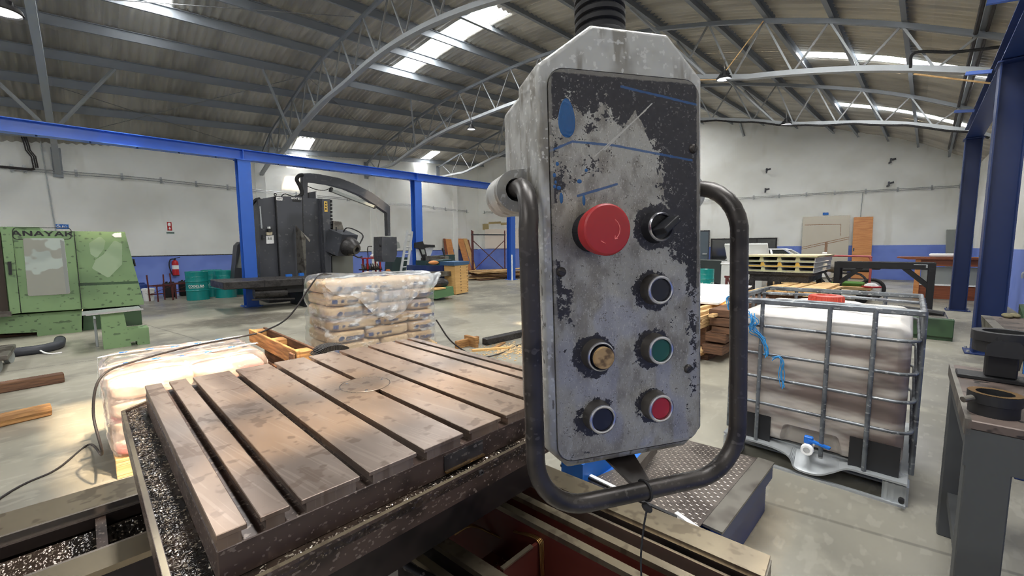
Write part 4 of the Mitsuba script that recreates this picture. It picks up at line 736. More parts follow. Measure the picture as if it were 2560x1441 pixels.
obj('apron', box(17.3, 17.34, -1.45, -.1, .98, 1.18), 'm_redwood', t); obj('leg', bbox(17.28, 17.4, -.18, -.06, 0, 1.17, .006), 'm_veneer', t); obj('side_panel', box(17.4, 17.44, -1.45, -.2, .42, .95), mat('m_greypanel', srgb(138, 142, 138), .6), t); obj('lower_panel', box(17.36, 17.40, -1.45, -.15, .02, .42), 'm_redwood', t); obj('shelf_edge', box(17.34, 17.42, -1.45, -.15, .41, .45), 'm_white', t)
one('white_cloth', rbox(17.5, 18.2, -1.0, -.35, 1.24, 1.34, .045), 'm_paper', 'folded white cloth on the wooden desk', 'cloth', smooth=True)
t = thing('motorcycle', 'small motorcycle parked behind the black frame, wheel and handlebar showing', 'motorcycle'); mx, my = 16.2, 1.6
for y in (my - .78, my + .62):
    w = obj('wheel', put(tube([(math.cos(a) * .27, math.sin(a) * .27, 0) for a in np.linspace(0, 6.283, 28)[:-1]], .045, 8, closed=True), frame((mx, y, .31), (0, 1, 0), (0, 0, 1))), 'm_rubber', t, True); obj('rim', put(tube([(math.cos(a) * .215, math.sin(a) * .215, 0) for a in np.linspace(0, 6.283, 28)[:-1]], .014, 6, closed=True), frame((mx, y, .31), (0, 1, 0), (0, 0, 1))), 'm_galv', w)
    obj('spoke', cat([tube([(mx, y, .31), (mx + .01, y + .215 * math.cos(a), .31 + .215 * math.sin(a))], .004, 4) for a in np.linspace(0, 6.2, 14)]), 'm_galv', w)
obj('frame_tube', cat([tube(poly([(mx, my + .6, .31), (mx, my + .45, .8), (mx, my + .38, 1.05)], 4), .03, 8), tube(poly([(mx, my + .42, .85), (mx, my, .75), (mx, my - .5, .72), (mx, my - .78, .31)], 4), .03, 8), tube(poly([(mx, my + .4, .8), (mx, my + .1, .35), (mx, my - .35, .32)], 4), .03, 8)]), 'm_darkgrey', t, True)
obj('engine', rbox(mx - .12, mx + .12, my - .2, my + .18, .3, .62, .05), 'm_oldsteel', t, 30); obj('seat', rbox(mx - .12, mx + .12, my - .72, my - .05, .80, .92, .05), 'm_rubber', t, True); obj('tank', rbox(mx - .13, mx + .13, my - .05, my + .42, .78, 1.0, .08), 'm_oldsteel', t, True)
obj('handlebar', tube(poly([(mx - .38, my + .30, 1.12), (mx - .2, my + .36, 1.10), (mx, my + .4, 1.04), (mx + .2, my + .36, 1.10), (mx + .38, my + .3, 1.12)], 4), .016, 8), 'm_chrome', t, True); obj('mirror', cat([tube([(mx - .3, my + .33, 1.1), (mx - .36, my + .36, 1.34)], .008, 6), rbox(mx - .40, mx - .32, my + .30, my + .42, 1.32, 1.40, .03)]), 'm_paper', t); obj('tail_box', rbox(mx - .13, mx + .13, my - .95, my - .72, .88, 1.06, .04), 'm_black', t, True); obj('headlamp', put(trimesh.creation.icosphere(2, .11), trimesh.transformations.translation_matrix((mx, my + .52, .95))), 'm_galv', t, True)
t = thing('trolley', 'flat trolley with a red tubular push rail behind the sandwich panels', 'trolley')
obj('push_rail', tube(poly([(15.0, 3.0, .5), (15.0, 3.0, 1.2), (15.0, 2.95, 1.29), (15.0, 1.0, 1.29), (15.0, .86, 1.25), (15.0, .82, 1.1), (15.0, .82, .2)], 4), .028, 8), 'm_pinkred', t, True)
obj('deck', bbox(14.6, 16.0, .75, 3.2, .38, .46, .01), 'm_pine', t); obj('tray', box(14.7, 15.4, 2.2, 3.1, .9, .96), 'm_greypanel', t)
for x in (14.75, 15.8):
    for y in (.95, 3.0): obj('wheel', put(lathe([(0, -.03), (.12, -.03), (.14, 0), (.12, .03), (0, .03)], 18), frame((x, y, .14), (0, 1, 0), (0, 0, 1))), 'm_rubber', t, 30)
one('grass_mat', cat([rbox(14.8, 15.6, .95, 1.65, .46, .55, .03)]), mat('m_grass', srgb(70, 110, 44), .9), 'bright green folded mat on the trolley', 'mat', smooth=True)
t = thing('white_bowl', 'white plastic helmet-shaped bowl beside the green mat', 'bowl'); obj('body', put(lathe([(0, .12), (.08, .11), (.15, .05), (.17, 0)], 20), frame((14.75, .76, .46), (1, 0, 0), (0, 1, 0))), 'm_paper', t, True); obj('red_rim', put(lathe([(.17, 0), (.21, .0), (.21, .03), (.17, .04)], 20), frame((14.75, .76, .46), (1, 0, 0), (0, 1, 0))), 'm_red', t)
# ---- sandwich roof panels on a dark steel table
t = thing('steel_table', 'dark low steel work table carrying the stack of sandwich panels', 'table'); tx0, tx1, ty0, ty1 = 11.6, 13.8, 1.62, 3.05
obj('table_top', bbox(tx0, tx1, ty0, ty1, .88, .96, .01), 'm_darksteel', t); obj('apron', box(tx0 + .1, tx1 - .1, ty0 + .1, ty1 - .1, .72, .88), 'm_darksteel', t)
for x in (tx0 + .15, tx1 - .15):
    for y in (ty0 + .15, (ty0 + ty1) / 2, ty1 - .15): obj('leg', bbox(x - .06, x + .06, y - .06, y + .06, 0, .74, .006), 'm_darksteel', t)
obj('truss_leg', cat([bar((tx0 - .1, 3.12, 0), (tx0 - .1, 3.12, .82), .05, .05), bar((tx0 - .1, 3.42, .3), (tx0 - .1, 3.42, .82), .05, .05), bar((tx0 - .1, 3.05, .80), (tx0 - .1, 3.47, .80), .06, .05), bar((tx0 - .1, 3.14, .78), (tx0 - .1, 3.27, .45), .03, .03), bar((tx0 - .1, 3.27, .45), (tx0 - .1, 3.40, .78), .03, .03)]), 'm_brownred', t)
mat('m_foam', srgb(186, 184, 142), .8); mat('m_foamy', srgb(206, 166, 74), .8); mat('m_panelsheet', srgb(184, 186, 184), .4, .4)
def sandwich(z, x0, x1, y0, y1, foam, label):
    t = thing('sandwich_panel', label, 'roof panel', 'stacked sandwich roof panels'); w = (y1 - y0); n = 4; pitch = w / n
    P = [(y0, z), (y1, z), (y1, z + .035)]
    for i in range(n): a = y1 - i * pitch; P += [(a - .02, z + .13), (a - .07, z + .13), (a - .10, z + .035), (a - pitch, z + .035)]
    obj('foam_core', prism_x(P, x0, x1), foam, t); obj('under_sheet', box(x0 - .02, x1 + .02, y0 - .03, y1 + .03, z - .006, z), 'm_panelsheet', t)
    sk = [(q[0], q[1]) for q in P[2:]]; obj('top_sheet', prism_x(sk + [(a, b + .006) for a, b in sk[::-1]], x0 - .015, x1 + .02), 'm_panelsheet', t)
    obj('side_sheet', box(x0, x1, y0 - .012, y0, z, z + .10), 'm_panelsheet', t)
for i, (f, l, o) in enumerate((('m_foam', 'bottom sandwich roof panel resting on the dark steel table', 0), ('m_foamy', 'sandwich roof panel with an orange-yellow foam edge, second from the bottom', .02), ('m_foam', 'sandwich roof panel with pale foam edge, third from the bottom', .06))): sandwich(.965 + .118 * i - (.05 if i == 0 else 0) * 0, 11.55, 14.2 + o, 1.62 - o * .3, 3.02 + o, f, l)
t = thing('sandwich_panel', 'topmost sandwich roof panel, lying upside down with its flat beige face up', 'roof panel', 'stacked sandwich roof panels'); z = .965 + .118 * 3 + .01
obj('face_sheet', box(11.5, 14.35, 1.52, 3.16, z + .02, z + .03), mat('m_beige', srgb(206, 194, 164), .5), t); obj('foam_core', box(11.5, 14.3, 1.55, 3.12, z - .01, z + .02), 'm_foam', t)
# ---- chest freezer, drum, boards, stacks of lumber
t = thing('chest_freezer', 'white chest freezer with its lid propped open', 'freezer'); fx, fy = 14.9, 4.0
obj('cabinet', bbox(fx, fx + .75, fy - .62, fy + .62, .02, .98, .02), 'm_white', t); obj('rim', cat([bbox(fx - .02, fx + .77, fy - .64, fy + .64, .98, 1.03, .01)]), 'm_paper', t)
lid = bbox(0, .78, -.64, .64, 0, .07, .012); obj('lid', put(lid, trimesh.transformations.translation_matrix((fx + .78, fy, 1.05)) @ trimesh.transformations.rotation_matrix(math.radians(180 + 55), (0, 1, 0))), 'm_white', t)
def lumber(x0, x1, y0, y1, rows_, z0, w, h, names, seed, mt='m_pine', grp='stacked pine battens'):
    r = np.random.default_rng(seed); n = 0
    for j in range(rows_):
        y = y0
        while y < y1:
            ww = w * r.uniform(.7, 1.25); o = r.uniform(-.12, .12)
            one('timber_batten', put(bbox(x0 + o, x1 + o, 0, ww * .94, z0 + j * h, z0 + (j + 1) * h - .004, .003), trimesh.transformations.translation_matrix((0, y, 0))), mt if r.random() > .2 else 'm_oldwood', names, 'timber', grp); y += ww
lumber(5.65, 8.2, 2.0, 2.62, 4, .46, .085, .042, 'long pale pine batten in the stack right of the control box', 11)
lumber(5.62, 8.0, 1.98, 2.55, 2, .09, .08, .04, 'pine batten in the low bundle on the floor under the main stack', 12, grp='pine battens in the low bundle')
for i in range(6):
    y = 2.02 + .08 * (i % 3); one('timber_batten', put(bbox(5.75, 8.1, 0, .07, .628, .668, .003), rotz(.02 * (i % 4 - 1.5), (0, y + .19 * (i // 3), .042 * (i // 3)))), 'm_pine', 'long pale pine batten in the stack right of the control box', 'timber', 'stacked pine battens')
for i, (x0, y, z, h) in enumerate(((5.9, 1.72, .62, .10), (5.88, 1.70, .50, .11), (5.85, 1.74, .28, .12), (5.8, 1.76, .12, .13), (5.9, 1.68, .40, .09))):
    one('timber_block', bbox(x0, x0 + 2.1, y - .02, y + .24, z, z + h, .006), 'm_darkwood', 'dark brown squared timber block beside the pine stack', 'timber', 'dark timber blocks')
for y in (2.0, 2.5): one('bearer', bbox(5.9, 7.9, y - .05, y + .05, 0, .085, .004), 'm_darkwood', 'dark bearer under the low bundle of battens', 'timber', 'bearers under the lumber')
one('bearer', bbox(5.95, 7.9, 2.0, 2.6, .18, .455, .004), 'm_darkwood', 'dark packing timber between the two layers of the lumber stack', 'timber')
one('white_board', put(bbox(0, 3.4, 0, 1.2, 0, .03, .004), rotz(.12, (6.4, 2.0, .72))), 'm_white', 'wide white board lying on top of the pine lumber stack', 'board')
one('timber_batten', put(bbox(0, 2.3, 0, .06, 0, .045, .004), rotz(.32, (6.9, 2.55, .755))), 'm_pine', 'single loose batten lying on the white board', 'timber')
for i in range(9):
    one('deal_plank', put(bbox(0, 2.6, 0, .21, 0, .045, .004), rotz(-.06 + .015 * (i % 3), (9.4 + .1 * (i % 2), 1.25 + .24 * (i % 5), .62 + .05 * (i // 5)))), 'm_pine', 'pale sawn plank lying behind the tank', 'timber', 'sawn planks behind the tank')
one('plank_stand', bbox(9.6, 11.6, 1.3, 2.3, 0, .615, .01), 'm_darkwood', 'dark stand under the sawn planks behind the tank', 'stand')
# ---- white car
t = thing('car', 'white saloon car parked by the back wall, only roof and windows showing over the panels', 'car'); cx0, cyc = 20.6, 4.6
def cs(zs):  # body from side profile, across y is its length
    pass
Ln = [(-2.1, .35), (-2.15, .75), (-1.95, .92), (-1.25, .98), (-.55, 1.02), (1.45, 1.0), (2.05, .93), (2.15, .6), (2.1, .35)]
obj('body', put(prism([(a, b) for a, b in Ln], 1.62), frame((cx0, cyc, 0), (0, 1, 0), (0, 0, 1), (1, 0, 0))), mat('m_carwhite', srgb(236, 238, 238), .25, clearcoat=.8), t, 40)
cab = [(-1.35, 1.0), (-.62, 1.47), (.62, 1.50), (1.0, 1.46), (1.62, 1.0)]
roofm = tm(m3.Manifold.hull_points(np.array([(cx0 + i, cyc + a, b) for a, b in ((-.66, 1.44), (.66, 1.45), (.92, 1.43), (-.5, 1.50), (.6, 1.51)) for i in (.22, 1.40)] + [(cx0 + i, cyc + a, 1.44) for a in (-.7, .95) for i in (.3, 1.3)])))
obj('roof', roofm, 'm_carwhite', t, 30)
def pil(y0, z0, y1, z1, i0, i1, w=.06): return bar((cx0 + i0, cyc + y0, z0), (cx0 + i1, cyc + y1, z1), w, .05)
for i0, i1 in ((.05, .24), (1.57, 1.38)):
    for a, b in ((-1.38, -.64), (1.62, .92), (-.28, -.12), (.72, .62)): obj('pillar', pil(a, .99, b, 1.46, i0, i1, .07 if a > -1 else .06), 'm_carwhite', t)
mat('m_carglass', srgb(58, 62, 62), .08, spec=.9)
obj('side_window', cat([tm(m3.Manifold.hull_points(np.array([(cx0 + .07, cyc + a, z0) for a in (y0, y1)] + [(cx0 + .235, cyc + a, 1.44) for a in (y2, y3)] + [(cx0 + .10, cyc + a, z0) for a in (y0, y1)]))) for y0, y1, y2, y3, z0 in ((-1.22, -.3, -.6, -.16, 1.0), (-.2, .68, -.06, .58, 1.0), (.78, 1.4, .68, .88, 1.0))]), 'm_carglass', t)
obj('windscreen', cat([tm(m3.Manifold.hull_points(np.array([(cx0 + i, cyc - 1.33, 1.0) for i in (.12, 1.5)] + [(cx0 + i, cyc - .68, 1.43) for i in (.3, 1.32)] + [(cx0 + i, cyc - 1.29, 1.0) for i in (.12, 1.5)]))), tm(m3.Manifold.hull_points(np.array([(cx0 + i, cyc + 1.58, 1.0) for i in (.12, 1.5)] + [(cx0 + i, cyc + .96, 1.43) for i in (.3, 1.32)] + [(cx0 + i, cyc + 1.54, 1.0) for i in (.12, 1.5)])))]), 'm_carglass', t)
obj('seat', cat([rbox(cx0 + i, cx0 + i + .45, cyc + a, cyc + a + .14, .7, 1.28, .06) for a in (-.1, .85) for i in (.25, .95)]), 'm_darkgrey', t, True)
for s in (-1, 1): obj('mirror', rbox(cx0 - .16, cx0 + .02, cyc + 1.28, cyc + 1.40, .98, 1.09, .035), 'm_carwhite', t, True) if s > 0 else None
for y in (-1.35, 1.35):
    for x in (cx0 + .0, cx0 + 1.44): obj('wheel', put(lathe([(0, .0), (.2, .0), (.31, .02), (.32, .09), (.31, .17), (0, .18)], 24), frame((x, cyc + y, .32), (0, 1, 0), (0, 0, 1), (1, 0, 0))), 'm_rubber', t, 30)
t = thing('car', 'dark car bonnet showing between the freezer and the stacked panels', 'car'); obj('body', tm(m3.Manifold.hull_points(np.array([(x, y, z) for x in (18.6, 20.2) for y, z in ((5.2, .35), (7.6, .35), (5.0, .75), (5.5, .98), (5.6, 0.0), (7.6, 1.02))]))), mat('m_cardark', srgb(58, 66, 66), .3), t, 30); obj('headlamp', cat([rbox(18.5, 18.66, 5.2 + .3 * i, 5.45 + .3 * i, .86, .98, .03) for i in range(2)]), 'm_paper', t, True)
# ---- back wall fittings and things leaning there
BO, BU = _nrm([-1, -.25, 0]), _nrm([.25, -1, 0])
def wallrect(name, q0, q1, mt, th, off=.012, par=None):
    """a flat fitting on the back wall between two pixels' sight lines (upper left, lower right)"""
    a, b = onwall_b(*q0, 0.0), onwall_b(*q1, 0.0); wdt = (b - a) @ BU; M = frame(a + BO * off, BU, (0, 0, 1), -BO)
    return put(box(0, wdt, b[2] - a[2], 0, 0, -th) if False else box(0, wdt, b[2] - a[2], 0, -th, 0), M), a, wdt, b[2] - a[2]
def fitted(q0, q1, d0, d1, off=0.0):
    a, b = onwall_b(*q0, 0.0), onwall_b(*q1, 0.0); w, h = (b - a) @ BU, a[2] - b[2]
    return lambda u0, u1, v0, v1, e0=d0, e1=d1: put(box(u0 * w, u1 * w, -v1 * h, -v0 * h, -e1, -e0), frame(a, BU, (0, 0, 1), -BO)), w, h
mk, w, h = fitted((1778, 597), (1940, 651), .01, .08)
scene_k = struct('window_40', mk(.02, .98, .04, .96, .02, .03), mat('m_darkglass', srgb(44, 46, 48), .06, spec=.9), label='dark interior window with black frame in the back wall')
obj('frame', cat([mk(0, 1, 0, .05), mk(0, 1, .95, 1), mk(0, .02, 0, 1), mk(.98, 1, 0, 1), mk(.70, .72, 0, 1, .02, .05)]), 'm_black', 'window_40')
mk, w, h = fitted((1740, 577), (1770, 690), .01, .07)
struct('door_1', mk(0, .95, .02, 1), mat('m_doorgrey', srgb(84, 96, 106), .45), label='grey metal door beside the dark interior window'); obj('frame', cat([mk(.93, 1, 0, 1, .01, .09), mk(0, 1, 0, .02, .01, .09)]), 'm_darkgrey', 'door_1'); obj('handle', mk(.55, .85, .50, .53, .07, .13), 'm_galv', 'door_1')
mk, w, h = fitted((2057, 532), (2071, 538), .01, .03); one('wall_sign', mk(0, 1, 0, 1), 'm_signblue', 'tiny blue sign on the back wall above the leaning whiteboard', 'sign')
def leaner(name, q0, q1, mt, label, catg, lean=.35, th=.05, parts=None):
    """a board standing on the floor and leaning on the back wall, seen between two pixels"""
    a, b = onwall_b(*q0, 0.05), onwall_b(*q1, 0.05); w = (b - a) @ BU; H = a[2]; t = thing(name, label, catg); ang = math.asin(min(lean / max(H, .1), .4)); up = np.array([0, 0, 1]) * math.cos(ang) - BO * math.sin(ang); o = a * [1, 1, 0] + BO * (lean + .03) + [0, 0, .0]; nn = np.cross(BU, up); 
    Lh = H / math.cos(ang); M = frame(o + nn * th, BU, up, nn); obj('panel', put(bbox(0, w, 0.03, Lh, -th, 0, .008), M), mt, t); return t, M, w, Lh
mat('m_whiteboard', srgb(196, 188, 172), .35); mat('m_line', srgb(150, 118, 92), .6)
t, M, w, Lh = leaner('display_board', (2008, 543), (2118, 640), 'm_whiteboard', 'large beige board with a worn painted scene leaning on the back wall behind the car', 'board', .2)
obj('printed_line', cat([put(bar((.0, Lh * .50, .004), (w, Lh * .66, .004), .03, .004), M), put(bar((.0, Lh * .47, .004), (w, Lh * .63, .004), .03, .004), M), put(box(w * .50, w * .56, Lh * .28, Lh * .58, .001, .004), M), put(box(w * .04, w * .82, Lh * .86, Lh * .87, .001, .004), M), put(box(w * .81, w * .82, Lh * .68, Lh * .87, .001, .004), M)]), 'm_line', t)
t, M, w, Lh = leaner('wooden_door', (2134, 544), (2172, 680), 'm_veneer', 'plain light brown door leaf leaning on the back wall under the conduit', 'door', .3); obj('lock', put(box(w * .03, w * .1, Lh * .45, Lh * .5, 0, .01), M), 'm_darkgrey', t)
t, M, w, Lh = leaner('metal_sheet', (2365, 575), (2396, 700), 'm_greypanel', 'grey sheet panel leaning on the back wall left of the far blue column', 'panel', .3); obj('hook', put(tube([(w * .15, Lh * .3, 0), (w * .15, Lh * .3, .08), (w * .3, Lh * .3, .08), (w * .3, Lh * .38, .08)], .01, 6), M), 'm_black', t)
p = np.array([13.3, YR + .03, 1.0]); one('wall_tap', cat([tube(poly([p, p + (0, .14, .02), p + (-.1, .2, 0), p + (-.12, .2, -.1)], 5), .02, 8)]), 'm_galv', 'metal tap on the right wall at the picture edge', 'tap')
one('green_cabinet', tm(m3.Manifold.hull_points(np.array([(x, y, z) for x, y, z in ((8.4, -1.1, .55), (9.0, -1.1, .75), (7.4, -1.5, .55), (8.9, -1.75, .8), (8.9, -1.75, 0), (8.9, -1.1, 0), (7.4, -1.75, 0), (7.4, -1.5, .2))]))), 'm_greendark', 'olive green sloping metal cabinet by the right wall', 'cabinet')
# ================================================================ LEFT SIDE: PALLETS, BAGS, MACHINES, DRUMS
def pillow(lx, ly, lz, seed, e=.32, sub=3, amp=.006):
    m = trimesh.creation.icosphere(sub); v = m.vertices; s = np.sign(v) * np.abs(v) ** e; s /= np.maximum(1, np.abs(s).max(1, keepdims=True) * .0 + 1)
    k = np.abs(s).max(1, keepdims=True); s = s * (1.0); V = s / np.maximum(np.linalg.norm(s, axis=1, keepdims=True) ** .0, 1e-9)
    V = V * (lx / 2, ly / 2, lz / 2); V[:, 2] *= 1 - .18 * (np.abs(V[:, 0]) / (lx / 2)) ** 4 - .12 * (np.abs(V[:, 1]) / (ly / 2)) ** 4
    nz = meshkit.fbm(V * 14 + seed * 3.7, 3, seed) - .5; V += v * (nz * amp * 2)[:, None]; m.vertices = V; return m
def pallet(name, x0, x1, y0, y1, label, mt='m_pine'):
    t = thing(name, label, 'pallet')
    for x in np.linspace(x0, x1 - .1, 5): obj('top_board', bbox(x, x + .1, y0, y1, .112, .134, .003), mt, t)
    for y in (y0, (y0 + y1) / 2 - .05, y1 - .1):
        obj('bottom_board', bbox(x0, x1, y, y + .1, 0, .02, .003), mt, t); obj('stringer', bbox(x0, x1, y, y + .1, .092, .112, .003), mt, t)
        for x in (x0, (x0 + x1) / 2 - .07, x1 - .14): obj('block', bbox(x, x + .14, y, y + .1, .02, .092, .003), mt, t)
    return t
pmat('m_bag', lambda p, n, uv: lerp3(mix(srgb(206, 178, 140), srgb(184, 152, 112), smoothstep(0.35, 0.7, fbm(p.x * 5, p.y * 5, p.z * 5, 3))), C3(150, 152, 172), smoothstep(.3, .28, dr.abs(dr.abs(fbm(p.x * 1.7, p.z * 9.0, 3.0, 1) - .5) - .0) * 10) * .5), 0.8, bump=lambda p, n, uv: fbm(p.x * 40, p.y * 40, p.z * 40, 3), bs=.01)
pmat('m_bagred', lambda p, n, uv: lerp3(mix(srgb(224, 200, 178), srgb(204, 168, 142), smoothstep(0.35, 0.7, fbm(p.x * 6, p.y * 6, p.z * 6, 3))), C3(206, 70, 80), .75 * smoothstep(.60, .66, fbm(p.x * 3.2, p.y * 3.2 + 2, p.z * 5, 3))), 0.7)
mat('m_print', srgb(70, 78, 116), 0.8)
def film(key, base, tint, s):
    w = mikit.proc(lambda p, n, uv: dr.clip(base + 0.42 * smoothstep(0.56, 0.74, fbm(p.x * 9 * s + 1.5 * noise(p.z * 5), p.y * 9 * s, p.z * 17 * s, 4)) + .25 * smoothstep(.6, .8, fbm(p.x * 2.2, p.y * 2.2, p.z * 2.2 + 9, 3)), 0, .8))
    scene[key] = {'type': 'blendbsdf', 'weight': w, 'a': {'type': 'thindielectric', 'int_ior': 1.35}, 'b': {'type': 'twosided', 'bsdf': {'type': 'principled', 'base_color': {'type': 'rgb', 'value': tint}, 'roughness': .22, 'specular': .8, 'clearcoat': .6}}}
    return key
film('m_film', .10, srgb(226, 230, 230), 1.0); film('m_filmred', .14, srgb(238, 230, 226), 1.3)
# cement bags on their pallet
cx, cy0, bd = 1.60, 3.97, .60
pallet('wooden_pallet', 1.6, 2.8, 3.97, 4.6, 'pine pallet under the tall wrapped stack of cement bags')
def cement(x0, x1, z, seed, big, nm, y0=cy0, y1=cy0 + bd):
    t = thing('cement_bag', nm, 'bag', 'cement bags in the tall wrapped stack'); w = x1 - x0
    obj('sack', put(pillow(w * 1.01, y1 - y0, .132, seed), trimesh.transformations.translation_matrix(((x0 + x1) / 2, (y0 + y1) / 2, z))), 'm_bag', t, True)
    xx = (x0 + x1) / 2 - (0 if big else .08); M = lambda dx, dz: frame((xx + dx, y0 - .003, z + dz), (1, 0, .0), (0, 0, 1), (0, -1, 0)); hh = .034 if big else .020
    P = [text('CIMPOR', hh, .004, M(.06 if big else .045, -.012))]
    for i in range(2): P.append(put(tube([(math.cos(a) * hh * .55, math.sin(a) * hh * .38, 0) for a in np.linspace(0, 6.2, 16)], hh * .13, 5, closed=True), M((-.085 if big else -.05) + hh * .35 * i - (0 if big else .01), -.012 + hh * .3 * i)))
    obj('print', cat(P), 'm_print', t)
    if not big: obj('label_block', put(box(-.026, .026, -.018, .018, 0, .004), M(-.135, -.008)), 'm_print', t)
A = [(0, .37, 1), (.37, .88, 0), (.88, 1.2, 1)]; B = [(0, .54, 0), (.54, .88, 0), (.88, 1.2, 1)]
ordn = ['bottom', 'second', 'third', 'fourth', 'fifth', 'sixth', 'seventh', 'eighth', 'topmost']; cols = ['left', 'middle', 'right']
for j in range(9):
    for i, (a, b, g) in enumerate(A if j % 2 == 0 else B): cement(cx + a + .004 * math.sin(j * 3 + i), cx + b + .006 * math.sin(j * 5 + i), .20 + .1225 * j, 10 * j + i, g, f'brown paper cement bag, {cols[i]} one in the {ordn[j]} layer of the tall wrapped stack')
# film round the stack, with the drooping hood
def boxfilm(x0, x1, y0, y1, z0, z1, seed, amp, e=.12, n=22):
    m = trimesh.creation.box((2, 2, 2))
    for _ in range(5): m = m.subdivide()
    V = m.vertices.copy(); r = .1
    P = V * ((x1 - x0) / 2, (y1 - y0) / 2, (z1 - z0) / 2); q = np.clip(P, [-(x1 - x0) / 2 + r, -(y1 - y0) / 2 + r, -(z1 - z0) / 2 + r], [(x1 - x0) / 2 - r, (y1 - y0) / 2 - r, (z1 - z0) / 2 - r]); d = P - q; L_ = np.linalg.norm(d, axis=1, keepdims=True); P = q + d / np.maximum(L_, 1e-9) * np.minimum(L_, r)
    N = P - q; N /= np.maximum(np.linalg.norm(N, axis=1, keepdims=True), 1e-9); nz = meshkit.fbm(P * (5, 5, 12) + seed, 4, seed) - .5; ridge = -np.abs(meshkit.noise(P * (4, 4, 8) + 31, seed + 5) - .5); P = P + N * ((nz + ridge) * amp)[:, None]
    m.vertices = P + ((x0 + x1) / 2, (y0 + y1) / 2, (z0 + z1) / 2); return m
f = boxfilm(cx - .035, cx + 1.235, cy0 - .04, cy0 + bd + .04, .12, 1.30, 3, .05); keep = f.triangles_center[:, 2] > .15; f.update_faces(keep)
t = thing('stretch_film', 'clear plastic stretch film wrapped round the tall stack of cement bags', 'plastic film'); obj('wrap', f, 'm_film', t, True)
us = np.linspace(0, 1, 50); vs = np.linspace(0, 1, 16); V = []
for u in us:
    drop = .42 * (1 - abs(u - .50) / .5) ** 1.2 + .08 + .03 * math.sin(u * 23)
    for v in vs: V.append((cx - .05 + 1.3 * u, cy0 - .065 - .03 * v * math.sin(u * 31 + v * 4) ** 2 - .02 * math.sin(u * 9), 1.285 - drop * v - .012 * math.sin(u * 17)))
V = np.array(V); F = [[i * 16 + j, i * 16 + j + 1, (i + 1) * 16 + j + 1] for i in range(49) for j in range(15)] + [[i * 16 + j, (i + 1) * 16 + j + 1, (i + 1) * 16 + j] for i in range(49) for j in range(15)]
film('m_hood', .22, srgb(232, 236, 238), 1.6); lab(obj('hood', trimesh.Trimesh(V, F, process=False), 'm_hood', t, True), 'loose cover sheet hanging in a V')
# low pallet of wrapped bags with red print
px0, px1, py0, py1 = .06, 1.0, 3.80, 4.66
pallet('wooden_pallet', px0, px1, py0, py1, 'yellow pine pallet under the low stack of red printed bags')
for j in range(4):
    for i in range(2):
        for k in range(2):
            m = pillow(.47, .44, .138, 60 + j * 4 + i * 2 + k, .36); one('mortar_bag', put(m, trimesh.transformations.translation_matrix((px0 + .235 + .47 * i, py0 + .215 + .43 * k, .202 + .13 * j))), 'm_bagred', f'pale bag with red print, {ordn[j] if j < 3 else "topmost"} layer, {("front", "back")[k]} {("left", "right")[i]} of the low wrapped stack', 'bag', 'red printed bags in the low stack', smooth=True)
t = thing('stretch_film', 'crinkled shiny film wrapped round the low stack of red printed bags', 'plastic film'); f = boxfilm(px0 - .03, px1 + .03, py0 - .03, py1 + .03, .10, .735, 8, .04); f.update_faces(f.triangles_center[:, 2] > .12); obj('wrap', f, 'm_filmred', t, True)
for q, (y, dz) in enumerate(((3.98, .0), (4.42, .0))):
    P = np.array([(x, y + .03 * math.sin(x * 6) + .12 * x, .738 + .008 * math.sin(x * 9)) for x in np.linspace(px0 - .03, px1 + .02, 26)]); P = np.vstack([[(px0 - .045, y, .55)], P]); V = np.vstack([P + (0, .022, 0), P - (0, .022, 0)]); n = len(P); F = [[i, i + 1, n + i + 1] for i in range(n - 1)] + [[i, n + i + 1, n + i] for i in range(n - 1)]
    s = obj('tape', trimesh.Trimesh(V, F, process=False), 'm_paper', t); lab(s, 'white printed tape over the film')
    obj('print', cat([bar((x, y + .03 * math.sin(x * 6) + .12 * x, .742 + .008 * math.sin(x * 9)), (x + .03, y + .03 * math.sin(x * 6) + .12 * x + .004, .743 + .008 * math.sin(x * 9)), .02, .002) for x in np.arange(.15, .95, .16)] + [bar((x + .035, y + .03 * math.sin(x * 6) + .12 * x - .012, .742 + .008 * math.sin(x * 9)), (x + .05, y + .03 * math.sin(x * 6) + .12 * x + .012, .743 + .008 * math.sin(x * 9)), .01, .002) for x in np.arange(.15, .95, .16)]), 'm_signblue', s)
# pallet standing on edge behind it
t = thing('broken_pallet', 'old wooden pallet standing on its edge between the two wrapped stacks', 'pallet'); bx, y0, y1 = 1.08, 3.32, 4.62
for z in (.66, .46, .22, .0):
    for x, mt in ((bx, 'm_oldwood'), (bx + .125, 'm_darkwood')): obj('board', bbox(x, x + .022, y0, y1, z, z + (.125 if z > .6 else .10), .004), mt if z > .6 or x > bx else 'm_darkwood', t)
for y in (y0, (y0 + y1) / 2 - .06, y1 - .13):
    for z in (.675, .34, .01): obj('block', bbox(bx + .022, bx + .125, y, y + .13, z, z + .10, .005), 'm_oldwood', t)
obj('cross_board', bbox(bx - .02, bx, y0 + .02, y0 + .12, .0, .76, .004), 'm_darkwood', t)
